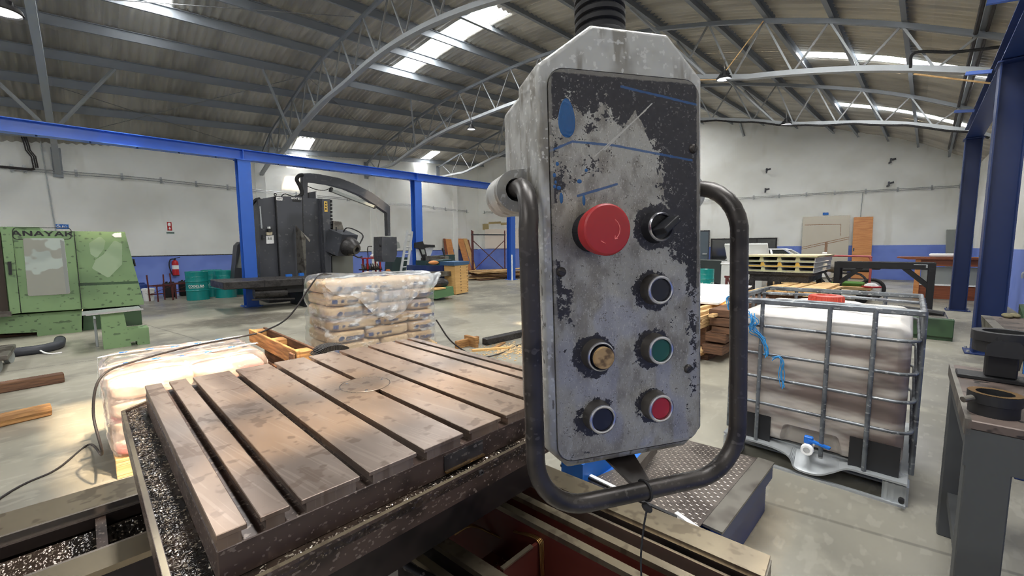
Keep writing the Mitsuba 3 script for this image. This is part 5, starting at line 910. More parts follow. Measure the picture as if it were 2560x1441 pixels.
# loose timbers on the floor
one('floor_timber', put(bbox(-1.3, 0, -.06, .06, 0, .11, .008), rotz(.12, (-.25, 7.2, 0))), 'm_darkwood', 'dark squared timber lying on the floor at the left edge, further one', 'timber')
m = tube([(-1.0, 0, .055), (-.4, 0, .056), (0, 0, .055)], .058, 10); one('floor_timber', cat([put(m, rotz(.22, (-.31, 5.82, 0))), put(bbox(-1.0, 0, -.05, .05, 0, .06, .01), rotz(.22, (-.31, 5.82, 0)))]), 'm_oldwood', 'rounded lighter timber lying in the sun at the left edge', 'timber', smooth=30)
for i, (x, y, a, L_, h, nm) in enumerate(((3.95, 5.0, .1, .5, .12, 'broken orange-brown crate board standing on the floor behind the table'), (3.75, 5.25, 1.3, .3, .10, 'short end piece of the broken crate'), (4.25, 4.85, 1.5, .3, .16, 'pale upright block at the end of the steel bar'), (4.0, 4.7, -.5, .6, .03, 'flat splintered board lying before the broken crate'), (4.3, 4.55, .4, .5, .02, 'thin broken slat on the floor beside the crate'))): one('crate_piece', put(bbox(0, L_, 0, .06, 0, h, .004), rotz(a, (x, y, 0))), 'm_oldwood' if i % 2 == 0 else 'm_ply', nm, 'wood scrap')
one('wood_shavings', cat([put(trimesh.creation.box((rng.uniform(.01, .05), rng.uniform(.005, .02), .006)), trimesh.transformations.euler_matrix(0, 0, rng.uniform(0, 6)) + np.array([[0, 0, 0, rng.normal(4.5, .28)], [0, 0, 0, rng.normal(4.35, .2)], [0, 0, 0, .004], [0, 0, 0, 0]])) for _ in range(420)]), 'm_pine', 'yellow wood shavings strewn on the floor beyond the table', 'wood shavings'); stuff('wood_shavings')
one('steel_bar', bbox(4.42, 6.2, 4.83, 4.96, 0, .11, .012), 'm_darksteel', 'dark steel bar lying on the floor left of the control box', 'steel bar')
# drag chain behind the table
t = thing('cable_chain', 'black plastic cable chain curling up behind the far edge of the table', 'cable chain'); pc = [aty(*q, 2.42) for q in ((788, 892), (796, 880), (808, 872), (822, 868), (838, 866.5), (852, 868), (862, 872))]; pc = poly(pc, 4)
for i in range(0, len(pc) - 1):
    d = _nrm(pc[i + 1] - pc[i]); obj('link', bar(pc[i], pc[i] + d * np.linalg.norm(pc[i + 1] - pc[i]) * .8, .10, .03, (0, 0, 1) if abs(d[2]) < .9 else (1, 0, 0)), 'm_black', t)
# the black cables
one('floor_cable', tube(poly([(-.9, 2.95, .006), atz(0, 1247, .006), atz(140, 1175, .006), atz(222, 1112, .02), (.0, 3.76, .22), (-.02, 3.80, .50), (.04, 3.86, .72), (.25, 4.05, .752), (.60, 4.28, .758), (.98, 4.35, .77), (1.15, 4.33, .80), (1.35, 4.28, .92), (1.6, 4.22, 1.28), (1.75, 4.25, 1.30)], 8), .0075, 8), 'm_cable', 'thin dark cable running from the cement stack over the low pallet to the floor', 'cable', smooth=True)
one('floor_cable', tube(poly([(2.85, 4.0, .72), (3.05, 3.95, .42), (3.5, 4.0, .15), (4.2, 4.3, .01), (5.0, 4.5, .008), (5.6, 4.2, .008)], 8), .009, 8), 'm_cable', 'black cable leaving the right side of the cement stack across the floor', 'cable', smooth=True)
one('white_sheet', put(box(0, .5, 0, .35, 0, .004), rotz(.3, (4.75, 3.75, .0))), 'm_paper', 'white sheet on the floor half hidden behind the control box', 'sheet')
# ---- green milling machine
def yp(qs, Y): return [tuple(aty(*q, Y)[[0, 2]]) for q in qs]
GY = 11.3
t = thing('milling_machine', 'old green enclosed milling machine with a windowed sliding door, by the left edge', 'machine')
obj('enclosure', prism_y(yp([(-130, 566), (98, 568), (102, 577), (312, 580), (360, 757), (359, 762), (204, 774), (52, 783), (-130, 794)], GY), GY, GY + 2.4), 'm_green', t)
obj('base', prism_y(yp([(-130, 800), (205, 776), (205, 832), (118, 841), (96, 852), (92, 831), (-130, 842)], GY + .1), GY + .1, GY + 2.2), 'm_green', t)
obj('base_panel', prism_y(yp([(208, 778), (352, 768), (357, 822), (208, 831)], GY + .25), GY + .25, GY + 2.0), 'm_greendark', t)
obj('sliding_door', prism_y(yp([(30, 580), (183, 578), (202, 773), (53, 783)], GY - .05), GY - .05, GY), 'm_green', t)
for q in ([(184, 579), (186, 579), (206, 775), (204, 775)], [(28, 579), (30, 579), (54, 783), (52, 783)]): obj('seam', prism_y(yp(q, GY - .055), GY - .056, GY - .045), 'm_black', t)
obj('door_post', prism_y(yp([(2, 578), (29, 578), (51, 783), (26, 786)], GY - .09), GY - .09, GY - .0), 'm_green', t)
lab(obj('door_handle', prism_y(yp([(19, 655), (28, 654), (30, 687), (23, 688)], GY - .12), GY - .14, GY - .09), 'm_black', t), 'dark door handle')
wq = yp([(57, 596), (160, 596), (176, 735), (70, 741)], GY - .06); wg = sg.Polygon(wq).buffer(-.03).buffer(.03)
pmat('m_mwindow', lambda p, n, uv: lerp3(mix(srgb(176, 186, 178), srgb(156, 166, 160), smoothstep(.4, .6, fbm(p.x * 2, p.y, p.z * 2, 3))), C3(146, 144, 132), .8 * smoothstep(.56, .60, fbm(p.x * 3 + 4, p.y, p.z * 3, 3) + .35 * smoothstep(1.15, .95, p.z))), .25)
k = obj('window_pane', prism_y(wg, GY - .062, GY - .05), 'm_mwindow', t); lab(k, 'hazy window pane with peeling film')
obj('window_shade', prism_y(yp([(150, 600), (160, 604), (175, 730), (166, 735)], GY - .064), GY - .066, GY - .06), 'm_greypanel', k)
oq = sg.Polygon(yp([(44, 577.5), (167, 577.5), (167, 591), (44, 591)], GY - .06)).buffer(.06); c_ = oq.centroid
s = obj('name_plate', prism_y(oq.difference(oq.buffer(-.012)), GY - .058, GY - .05), 'm_black', t); lab(s, 'oval outline with the maker name ANAYAK in black')
obj('lettering', text('ANAYAK', .085, .008, frame((c_.x, GY - .052, c_.y), (1, 0, 0), (0, 0, 1), (0, -1, 0)) @ np.diag([1.55, 1, 1, 1])), 'm_black', s)
lab(obj('sticker', prism_y(yp([(279, 588), (286, 583), (303, 582), (304, 594), (287, 594)], GY - .004), GY - .008, GY), 'm_paper', t), 'white arrow-shaped sticker')
pmat('m_patch', worn((152, 172, 140), (138, 160, 126), 3.0), .6)
for q in ([(228, 610), (250, 596), (258, 604), (254, 622), (240, 640), (232, 634)], [(262, 640), (288, 606), (300, 612), (300, 660), (270, 690), (236, 670), (244, 652)]): obj('faded_patch', prism_y(sg.Polygon(yp(q, GY - .003)).buffer(.05).buffer(-.02), GY - .003, GY), 'm_patch', t)
obj('oil_stripe', prism_y(yp([(178, 709), (345, 703), (346, 709), (179, 716)], GY - .003), GY - .003, GY), 'm_greendark', t)
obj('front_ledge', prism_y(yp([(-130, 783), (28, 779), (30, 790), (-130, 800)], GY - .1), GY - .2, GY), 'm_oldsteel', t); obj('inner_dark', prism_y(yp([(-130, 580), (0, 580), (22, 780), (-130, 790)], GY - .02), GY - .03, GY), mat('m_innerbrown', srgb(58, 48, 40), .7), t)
obj('under_block', prism_y(yp([(-60, 842), (92, 834), (92, 850), (-60, 858)], GY + .4), GY + .4, GY + 1.6), 'm_darkwood', t); obj('plinth', box(-1.4, .75, GY + .6, GY + 2.0, 0, .2), 'm_black', t); obj('side_bolt', prism_y(yp([(333, 648), (336, 648), (340, 666), (337, 666)], GY), GY - .03, GY + .2), 'm_black', t)
t = thing('switch_cabinet', 'small stepped green cabinet standing on the floor in front of the green machine', 'cabinet')
obj('body', prism_y([(.14, 0), (.46, 0), (.46, .07), (.535, .07), (.535, 0), (.69, 0), (.69, .275), (.43, .275), (.405, .565), (.14, .565)], 9.08, 9.42), 'm_green', t); obj('back_plate', bbox(.06, .09, 9.4, 9.9, 0, .45, .004), 'm_galv', t)
lab(obj('lid_sheet', cat([put(box(-.06, .62, 0, .5, 0, .012), trimesh.transformations.translation_matrix((0, 9.02, .572)) @ trimesh.transformations.rotation_matrix(-.03, (0, 1, 0))), put(box(-.02, .64, -.01, .0, -.01, .02), trimesh.transformations.translation_matrix((0, 9.02, .572)) @ trimesh.transformations.rotation_matrix(-.03, (0, 1, 0)))]), 'm_alu', t), 'loose aluminium sheet lying on top')
one('floor_hose', tube(poly([atz(*q, .06) for q in ((-40, 885), (30, 882), (70, 878), (110, 872), (145, 862), (150, 850))], 6), .07, 12), 'm_darkgrey', 'fat grey hose lying under the green milling machine', 'hose', smooth=True)
one('floor_cable', tube(poly([atz(*q, z) for q, z in (((92, 868), .12), (105, 880), ) if False] + [atz(92, 868, .10), atz(104, 879, .04), atz(125, 885, .01), atz(155, 882, .01)], 6), .012, 6), 'm_white', 'short white cable end on the floor by the fat grey hose', 'cable', smooth=True)
t = thing('cart', 'grey cart with white castor wheels cut by the left edge of the picture', 'cart')
obj('deck', bbox(-1.9, -.74, 8.2, 9.1, .17, .24, .01), 'm_oldsteel', t)
for x, y in ((-.86, 8.35), (-.80, 8.95)):
    obj('castor_wheel', put(lathe([(0, -.02), (.05, -.02), (.085, -.025), (.085, .025), (.05, .02), (0, .02)], 20), frame((x, y, .085), _nrm([.3, 1, 0]), (0, 0, 1))), 'm_greypanel', t, 30); obj('castor_fork', bar((x, y + .03, .17), (x, y + .03, .085), .04, .02), 'm_galv', t)
# ---- signs, extinguisher and odds and ends by the left wall
LO, LU = _nrm([.25, -1, 0]), _nrm([1, .25, 0])
def lfit(q0, q1):
    a, b = onwall_l(*q0, 0.0), onwall_l(*q1, 0.0); w, h = (b - a) @ LU, a[2] - b[2]
    return (lambda u0, u1, v0, v1, e0, e1: put(box(u0 * w, u1 * w, -v1 * h, -v0 * h, e0, e1), frame(a, LU, (0, 0, 1), LO))), (lambda u, v, e: frame(a + LU * u * w - np.array([0, 0, v * h]) + LO * e, LU, (0, 0, 1), LO)), w, h
mk, fr, w, h = lfit((136, 560.5), (172, 573)); t = thing('wall_sign', 'blue sign reading OLEO on the left wall above the green machine', 'sign'); obj('plate', mk(0, 1, 0, 1, .0, .012), 'm_signblue', t); obj('lettering', cat([text('OLEO', h * .46, .004, fr(.5, .52, .013)), put(bar((-.02 - w * .26, h * .30, .002), (.02 - w * .26, h * .36, .002), .015, .004), fr(.5, .5, .013))]), 'm_paper', t)
mk, fr, w, h = lfit((417, 555), (430, 577)); t = thing('wall_sign', 'red fire extinguisher sign with a white hand and arrow on the left wall', 'sign'); obj('plate', mk(0, 1, 0, 1, 0, .01), 'm_signred', t); obj('pictogram', cat([mk(.25, .75, .10, .48, .01, .013), mk(.12, .3, .2, .42, .01, .013), put(prism([(-w * .3, 0), (w * .3, 0), (0, -h * .2)], .004), fr(.5, .72, .01)), mk(.42, .58, .58, .74, .01, .013)]), 'm_paper', t)
mk, fr, w, h = lfit((416, 580), (436, 585)); t = thing('wall_sign', 'small pale green label strip under the red extinguisher sign', 'sign'); obj('plate', mk(0, 1, 0, 1, 0, .006), 'm_signgreen', t); obj('print', cat([mk(.02 + .14 * i, .10 + .14 * i, .2, .8, .006, .008) for i in range(7)]), 'm_darkgrey', t)
p = onwall_l(436, 690, 0) + LO * .13; t = thing('fire_extinguisher', 'red fire extinguisher hanging on the blue dado of the left wall', 'extinguisher'); M = frame(p, (1, 0, 0), (0, 1, 0))
obj('cylinder', put(lathe([(0, 0), (.09, 0), (.095, .02), (.095, .46), (.07, .53), (.03, .56), (0, .56)], 24), M), 'm_red', t, 30); lab(obj('label', put(lathe([(.0965, .24), (.0965, .38)], 24), M), 'm_paper', t), 'white label'); obj('valve', put(cat([cyl((0, 0, .56), (0, 0, .62), .03, 12), bar((0, 0, .62), (.14, -.06, .66), .03, .02)]), M), 'm_black', t); obj('hose', put(tube(poly([(0, 0, .60), (-.12, -.02, .58), (-.17, -.02, .40), (-.13, -.02, .15), (-.10, -.02, .05)], 6), .016, 8), M), 'm_black', t, True); obj('base_ring', put(lathe([(.097, 0), (.097, .03)], 20), M), 'm_black', t)
def drum(x, y, label, turn=0.0):
    t = thing('oil_drum', label, 'drum', 'teal oil drums'); M = frame((x, y, 0), (1, 0, 0), (0, 1, 0)); r = .292
    pr = [(0, .02), (r - .015, .02), (r, 0), (r + .004, .012), (r, .03)]
    for z in (.30, .58): pr += [(r, z - .025), (r + .012, z), (r, z + .025)]
    pr += [(r - .004, .70), (r, .71), (r - .004, .72), (r, .73), (r - .004, .75), (r, .76), (r, .86), (r + .005, .872), (r, .885), (r - .012, .885), (r - .014, .862), (0, .862)]
    obj('shell', put(lathe(pr, 40), M), 'm_teal', t, 25); obj('bung', put(cyl((.2, 0, .862), (.2, 0, .878), .035, 14), M), 'm_paper', t)
    f0 = math.atan2(-y, -x) + turn
    for s, (txt, hh, z) in enumerate((('COGELSA', .066, .41), ('SYNTHETIC LUBRICATION', .017, .375))):
        m = meshkit.text_mesh(txt, hh, .004, True); v = m.vertices.copy(); wd = v[:, 0].max()
        for q in (0, 2.2): 
            mm = m.copy(); vv = v.copy(); sc = 1.0 if s == 0 else .40 / wd; a = f0 + q + (vv[:, 0] - wd / 2) * sc / r + 0 * q; R_ = r + .002 + vv[:, 2]; mm.vertices = np.c_[x + R_ * np.cos(a), y + R_ * np.sin(a), z + vv[:, 1] + (.12 * vv[:, 1] * 0)]; obj('lettering', mm, 'm_paper', t)
drum(2.46, 16.12, 'teal oil drum lettered COGELSA, leftmost of the group by the left wall', -.12); drum(3.22, 16.22, 'teal oil drum in the front of the group, right of the leftmost drum', .05); drum(3.00, 16.95, 'teal oil drum standing behind the two front drums', .45); drum(3.95, 16.9, 'teal oil drum furthest right in the group, beside the blue column', -.5)
drum(13.55, 4.70, 'single teal oil drum standing alone right of the control box', -.75)
def stool(x, y, a, label):
    t = thing('chair_frame', label, 'chair', 'rusty chair frames'); M = rotz(a, (x, y, 0))
    for sx in (-.2, .2):
        for sy in (-.2, .2): obj('leg', put(bar((sx, sy, 0), (sx * 1.1, sy * 1.1, .80 if sy > 0 else .48), .03, .03), M), 'm_brownred', t)
    for p_, q_ in (((-.22, -.22, .47), (.22, -.22, .47)), ((-.22, .22, .47), (.22, .22, .47)), ((-.22, -.22, .47), (-.22, .22, .47)), ((.22, -.22, .47), (.22, .22, .47)), ((-.2, .2, .2), (.2, .2, .2))): obj('rail', put(bar(p_, q_, .03, .03), M), 'm_brownred', t)
    obj('wire', put(tube([(-.2, .2, .2), (.2, -.2, .45)], .008, 5), M), 'm_brownred', t)
stool(1.62, 16.6, .4, 'rusty brown-red chair frame without seat, left of the pair by the blue dado'); stool(2.2, 17.2, .1, 'rusty brown-red chair frame without seat, right of the pair behind the first drum')
t = thing('bucket', 'white plastic bucket in front of the blue dado', 'bucket'); obj('body', put(lathe([(0, 0), (.125, 0), (.15, .31), (.16, .32), (.16, .37), (.15, .38), (0, .37)], 24), frame((1.35, 16.9, 0), (1, 0, 0), (0, 1, 0))), 'm_paper', t, 30); obj('handle', tube(poly([(1.19, 16.9, .33), (1.35, 16.72, .2), (1.51, 16.9, .33)], 6), .006, 6), 'm_galv', t)
def can(x, y, w, d, h, mt, label): t = thing('canister', label, 'canister'); obj('body', rbox(x, x + w, y, y + d, 0, h, .04), mt, t, 30); obj('neck', cyl((x + w * .3, y + d / 2, h - .01), (x + w * .3, y + d / 2, h + .045), .03, 12), 'm_black', t); obj('grip', bar((x + w * .5, y + d / 2, h + .02), (x + w * .9, y + d / 2, h + .02), .03, .03), mt, t)
can(.95, 17.3, .42, .3, .5, mat('m_canblue', srgb(26, 58, 128), .45), 'blue plastic canister beside the white bucket'); can(1.78, 17.5, .33, .26, .48, 'm_black', 'black plastic canister behind the left chair frame'); can(2.22, 17.75, .33, .26, .50, 'm_black', 'black plastic canister by the wall behind the right chair frame')
# ================================================================ THE DARK BORING MACHINE AND THE FAR LEFT CORNER
DY = 13.5
t = thing('boring_machine', 'tall dark grey boring machine with an arched overhead arm behind the cement stack', 'machine')
obj('left_cabinet', prism_y(yp([(645, 499), (688, 491), (700, 702), (652, 702)], DY + .1), DY + .1, DY + 1.5), 'm_machine', t)
obj('main_panel', prism_y(yp([(690, 491), (755, 492), (760, 704), (702, 704)], DY), DY, DY + 1.5), 'm_machine', t)
obj('side_panel', prism_y(yp([(757, 495), (800, 497), (806, 704), (762, 704)], DY + .03), DY + .03, DY + 1.5), 'm_machine', t)
obj('panel_seam', prism_y(yp([(688, 491), (690, 491), (702, 704), (700, 704)], DY - .0), DY - .01, DY + .1), 'm_black', t); obj('panel_seam', prism_y(yp([(755, 492), (757, 492), (762, 704), (760, 704)], DY), DY - .005, DY + .1), 'm_black', t)
obj('guide_column', prism_y(yp([(805, 498), (825, 498), (829, 704), (815, 704)], DY - .25), DY - .25, DY + 1.2), 'm_machine', t); obj('guide_edge', prism_y(yp([(798, 497), (806, 497), (816, 704), (807, 704)], DY - .1), DY - .1, DY + 1.0), 'm_darkgrey', t)
obj('bellows', cat([prism_y(yp([(825, 500 + 9 * i), (829 + .2 * i, 501 + 9 * i), (829 + .2 * i, 507 + 9 * i), (825, 508 + 9 * i)], DY), DY - .05, DY + .8) for i in range(8)]), 'm_black', t)
s = obj('warning_label', prism_y(yp([(810, 503), (818, 504), (819, 530), (811, 530)], DY - .25), DY - .258, DY - .25), mat('m_yellow', srgb(206, 170, 82), .5), t); obj('print', cat([prism_y(yp([(813, 507 + 7 * i), (816, 507 + 7 * i), (816.5, 511 + 7 * i), (813.5, 511 + 7 * i)], DY - .26), DY - .263, DY - .258) for i in range(3)]), 'm_black', s)
s = obj('sign_plate', prism_y(yp([(690, 493), (706, 494), (706, 502), (690, 501)], DY), DY - .01, DY), 'm_paper', t); obj('print', cat([prism_y(yp([(693 + 3 * i, 496), (694.6 + 3 * i, 496), (694.6 + 3 * i, 499), (693 + 3 * i, 499)], DY - .01), DY - .013, DY - .01) for i in range(4)]), 'm_darkgrey', s)
a = aty(741, 497.5, DY); s = obj('name_plate', prism_y(yp([(731, 494), (752, 495), (752, 506), (731, 504)], DY), DY - .01, DY), 'm_black', t); obj('lettering', text('GDTEC', .05, .006, frame((a[0], DY - .012, a[2] + .01), (1, 0, 0), (0, 0, 1), (0, -1, 0)) @ np.diag([1.3, 1, 1, 1])), 'm_paper', s)
s = obj('notice', prism_y(yp([(665, 590), (684, 588), (685, 609), (666, 610)], DY + .1), DY + .09, DY + .1), 'm_paper', t); obj('print', cat([prism_y(yp([(670 + 6 * i, 594), (673 + 6 * i, 594), (674 + 6 * i, 600), (669 + 6 * i, 600)], DY + .09), DY + .086, DY + .09) for i in range(2)]), 'm_greypanel', s)
obj('main_switch', prism_y(yp([(669, 573), (679, 572), (680, 580), (670, 581)], DY), DY - .05, DY + .1), 'm_black', t); obj('switch_plate', prism_y(yp([(667, 581), (681, 580), (681, 587), (668, 588)], DY), DY - .0, DY + .1), 'm_beige', t); obj('key_tag', prism_y(yp([(671, 567), (675, 567), (676, 572), (671, 572)], DY), DY - .03, DY + .1), 'm_white', t)
obj('window_slot', prism_y(yp([(648, 516), (651, 516), (656, 572), (652, 572)], DY + .1), DY + .08, DY + .1), 'm_galv', t); obj('door_handle', prism_y(yp([(656.5, 588), (659.5, 588), (660, 600), (657, 600)], DY), DY + .05, DY + .1), 'm_black', t)
# sheet metal deflector standing before the panel
V = [aty(*q, Y) for q, Y in (((739, 563), DY - .05), ((752, 577), DY - .45), ((776, 600), DY - .7), ((774, 606), DY - .7), ((764, 597), DY - .55), ((766, 703), DY - .55), ((745, 703), DY - .05))]; m = trimesh.Trimesh(V, [[0, 1, 6], [1, 5, 6], [1, 4, 5], [1, 2, 3], [1, 3, 4]], process=False); lab(obj('splash_guard', cat([m, put(m, trimesh.transformations.translation_matrix((0, .012, 0)))]), 'm_oldsteel', t), 'bent worn steel splash guard')
# arm, lamp, control box
AY = DY + .1
top = [(757, 434), (774, 433), (800, 436), (850, 446), (885, 459), (930, 482), (965, 508), (975, 516), (976, 590), (970, 590), (968, 533), (935, 510), (900, 488), (862, 472), (820, 461), (780, 455), (770, 456), (769, 463), (769, 496), (757, 496)]
obj('overhead_arm', prism_y(yp(top, AY), AY, AY + .22), 'm_machine', t)
l0, l1 = aty(826, 474, AY - .05), aty(937, 517, AY - .05); lab(obj('strip_lamp', bar(l0 + (0, .0, -.02), l1 + (0, 0, -.02), .12, .09), 'm_greypanel', t), 'grey strip lamp under the arm'); obj('lamp_cap', cat([bar(l0 - (l1 - l0) * .01, l0 + (l1 - l0) * .03, .14, .13), bar(l1 - (l1 - l0) * .03, l1 + (l1 - l0) * .01, .14, .13)]), 'm_black', t)
obj('lamp_cable', tube(poly([aty(*q, AY) for q in ((769, 466), (790, 474), (810, 476), (824, 472))], 6), .012, 6), 'm_black', t)
obj('hose', tube(poly([aty(*q, AY) for q in ((757, 437), (747, 440), (742, 450), (750, 466), (755, 482), (748, 492), (738, 494))], 6), .055, 10), 'm_rubber', t, True); obj('hose', tube(poly([aty(*q, DY + .3) for q in ((650, 497), (640, 500), (632, 508), (628, 516))], 6), .045, 10), 'm_rubber', t, True); obj('loose_cable', tube(poly([aty(*q, DY + .05) for q in ((703, 491), (712, 485), (724, 489), (740, 493))], 6), .015, 6), 'm_black', t, True)
obj('eye_bolt', tube([aty(688 + 2.6 * math.cos(a), 487 + 3 * math.sin(a), DY + .3) for a in np.linspace(0, 6.2, 14)], .014, 6, closed=True), 'm_black', t)
obj('motor_top', prism_y(yp([(770, 482), (788, 479), (789, 498), (770, 498)], DY + .4), DY + .3, DY + .8), 'm_darkgrey', t); obj('white_pipe', prism_y(yp([(788, 480), (791, 480), (792, 498), (789, 498)], DY + .3), DY + .25, DY + .35), 'm_paper', t)
obj('control_box', prism_y(yp([(955, 592), (991, 593), (992, 636), (985, 656), (957, 655), (954, 640)], AY - .1), AY - .12, AY + .5), 'm_machine', t); obj('box_knob', cat([cyl(aty(953, 615, AY), aty(949.5, 615, AY), .05, 10)]), 'm_black', t); obj('box_screen', prism_y(yp([(992, 604), (998, 606), (1001, 620), (993, 622)], AY), AY, AY + .4), 'm_greypanel', t)
# head
obj('head_slide', prism_y(yp([(829, 584), (852, 582), (862, 590), (870, 640), (829, 638)], DY - .3), DY - .5, DY + .6), 'm_darksteel', t); obj('head_cover', prism_y(yp([(830, 553), (850, 555), (858, 579), (829, 583)], DY), DY - .1, DY + .5), 'm_oldsteel', t)
c0, c1 = aty(858, 610, DY - .5), aty(892, 624, DY - 1.0); d = _nrm(c1 - c0); L_ = np.linalg.norm(c1 - c0)
u = _nrm(np.cross([0, 0, 1], d)); M = frame(c0, u, np.cross(d, u), d); obj('spindle_nose', put(lathe([(0, 0), (.30, 0), (.31, L_ * .5), (.26, L_ * .75), (.17, L_ * .95), (.15, L_), (.07, L_), (.065, L_ - .08), (0, L_ - .08)], 28), M), 'm_darksteel', t, 30)
obj('nose_plate', put(lathe([(.155, L_ + .005), (.10, L_ + .012), (.075, L_ + .012)], 28), M), 'm_oldsteel', t); obj('head_box', put(box(-.34, .34, -.34, .36, -.35, .2), M), 'm_machine', t); obj('coolant_pipe', cat([tube(poly([c0 + (0, 0, .35), c0 + (.1, -.1, .5), c0 + (.3, -.3, .42), c0 + (.42, -.5, .25), c1 + (.1, 0, .17)], 5), .02, 6), tube(poly([c1 + (-.1, .05, -.17), c1 + (.05, 0, -.25), c1 + (.16, -.02, -.22)], 5), .025, 6), tube([c0 + (-.2, 0, .3), c0 + (-.2, 0, .52)], .02, 6)]), 'm_black', t)
obj('way_cover', prism_y(yp([(830, 641), (882, 638), (884, 700), (832, 702)], DY - .1), DY - .1, DY + .8), mat('m_waycover', srgb(120, 122, 116), .35, .5), t)
# table on its pedestal
w = [atz(*q, .80) for q in ((600, 714), (742, 695), (742, 690))]
obj('work_table', cat([bbox(2.25, 6.0, 11.55, 12.95, .62, .80, .015)]), 'm_darksteel', t)
for x in (3.1, 4.0): obj('table_joint', box(x, x + .015, 11.54, 11.56, .62, .80), 'm_black', t)
obj('bracket_frame', tm(m3.Manifold.hull_points(np.array([(x, y, z) for y in (11.8, 12.8) for x, z in ((2.6, .62), (5.8, .62), (5.0, .42), (3.7, .42))]))), 'm_black', t); obj('pedestal', bbox(4.1, 5.0, 11.75, 12.9, .0, .45, .02), 'm_black', t); obj('pedestal_box', bbox(4.5, 5.1, 11.3, 11.8, .05, .32, .02), 'm_darkgrey', t)
obj('motor', cat([cyl((2.95, 11.9, .45), (3.7, 11.9, .45), .13, 16), bar((2.9, 11.9, .30), (3.9, 11.9, .24), .05, .04)]), 'm_darksteel', t, 30); obj('foot_base', box(3.7, 6.0, 13.4, 15.0, 0, .75), 'm_black', t); obj('blue_block', cat([box(3.95, 4.1, 12.6, 12.7, .8, .86), box(4.3, 4.42, 12.6, 12.7, .8, .88)]), 'm_signblue', t)
# its detached guard behind the blue column
t = thing('machine_guard', 'dark sloping machine guard with a grey window, half hidden by the first blue column', 'guard'); GYY = 15.4
o = sg.Polygon(yp([(585, 700), (593, 614), (602, 605), (655, 608), (655, 704)], GYY)); wn = sg.Polygon(yp([(590, 670), (600, 625), (626, 622), (628, 672)], GYY)); wn2 = sg.Polygon(yp([(634, 622), (652, 622), (652, 660), (640, 658)], GYY))
obj('frame', prism_y(o.difference(wn).difference(wn2), GYY, GYY + .5), 'm_darkgrey', t); obj('window', prism_y(wn.union(wn2), GYY + .05, GYY + .08), 'm_greypanel', t); obj('arm', cat([bar(aty(636, 648, GYY - .3), aty(652, 702, GYY - .6), .12, .1), bar(aty(634, 612, GYY - .3), aty(656, 616, GYY - .3), .2, .16)]), 'm_black', t)
# ladder leaning on the second column
t = thing('ladder', 'aluminium ladder leaning against the second blue column', 'ladder'); LYY = 13.2
r0 = [aty(1019, 578, LYY + .25), aty(1002, 678, LYY - .35)]; r1 = [aty(1030, 579, LYY + .25), aty(1016, 692, LYY - .35)]
f0 = r0[0] + (r0[0] - r0[1]) * -1.0; 
for r in (r0, r1): d = _nrm(r[1] - r[0]); obj('rail', bar(r[0], r[0] - d * (r[0][2] / d[2]), .03, .085, (1, 0, 0)), 'm_alu', t)
for k in range(9):
    s_ = .06 + k * .105; P = [r[0] + _nrm(r[1] - r[0]) * (-r[0][2] / _nrm(r[1] - r[0])[2]) * s_ for r in (r0, r1)]; obj('rung', cyl(P[0], P[1], .02, 8), 'm_alu', t)
# cabinets and tool trolley beyond
one('steel_cupboard', prism_y(yp([(983, 643), (1020, 644), (1020, 700), (978, 700)], 15.5), 15.5, 16.1), 'm_teal' if False else mat('m_tealdark', srgb(36, 60, 60), .5), 'dark green steel cupboard behind the hanging machine control box', 'cupboard')
t = thing('tool_trolley', 'red tool trolley with tool holders by the left wall, right of the boring machine', 'trolley'); TY = 17.0; q = aty(915, 645, TY); qx = aty(955, 645, TY); zt_ = q[2]
obj('top_tray', box(q[0], qx[0], TY, TY + .5, zt_ - .05, zt_), 'm_signred', t); obj('shelf', box(q[0] - .1, qx[0], TY, TY + .5, zt_ - .55, zt_ - .50), 'm_black', t)
for x in (q[0] + .08, qx[0] - .08):
    for y in (TY + .04, TY + .46): obj('post', box(x - .03, x + .03, y - .03, y + .03, 0, zt_ - .05), 'm_signred', t)
for i in range(9): one('tool_holder', put(lathe([(0, 0), (.05, 0), (.05, .06), (.02, .2), (.035, .22), (0, .26)], 10), frame((q[0] - .05 + .105 * i, TY + .2, zt_ - .50), _nrm([1, 0, .3]), (0, 1, 0))), 'm_oldsteel', 'steel taper tool holder on the lower shelf of the red trolley', 'tool holder', 'tool holders on the red trolley')
one('rag', put(trimesh.creation.icosphere(2), trimesh.transformations.translation_matrix((q[0] + .55, TY + .25, zt_ + .07)) @ np.diag([.22, .14, .09, 1])), 'm_paper', 'white crumpled rag on top of the red tool trolley', 'rag', smooth=True); one('column_lamp', tube(poly([(q[0] + .25, TY + .3, zt_), (q[0] + .25, TY + .3, zt_ + .45), (q[0] + .45, TY + .3, zt_ + .5)], 5), .02, 6), 'm_black', 'thin black bent lamp arm standing on the red tool trolley', 'lamp arm')
one('orange_spindle', put(lathe([(0, 0), (.1, 0), (.12, .08), (.05, .12), (.11, .2), (.06, .3), (0, .3)], 14), frame((*aty(970, 672, 15.2)[:2], .45), (1, 0, 0), (0, 1, 0))), mat('m_orange', srgb(206, 120, 60), .5), 'small orange-red machine part under the hanging machine control box', 'machine part', smooth=30)
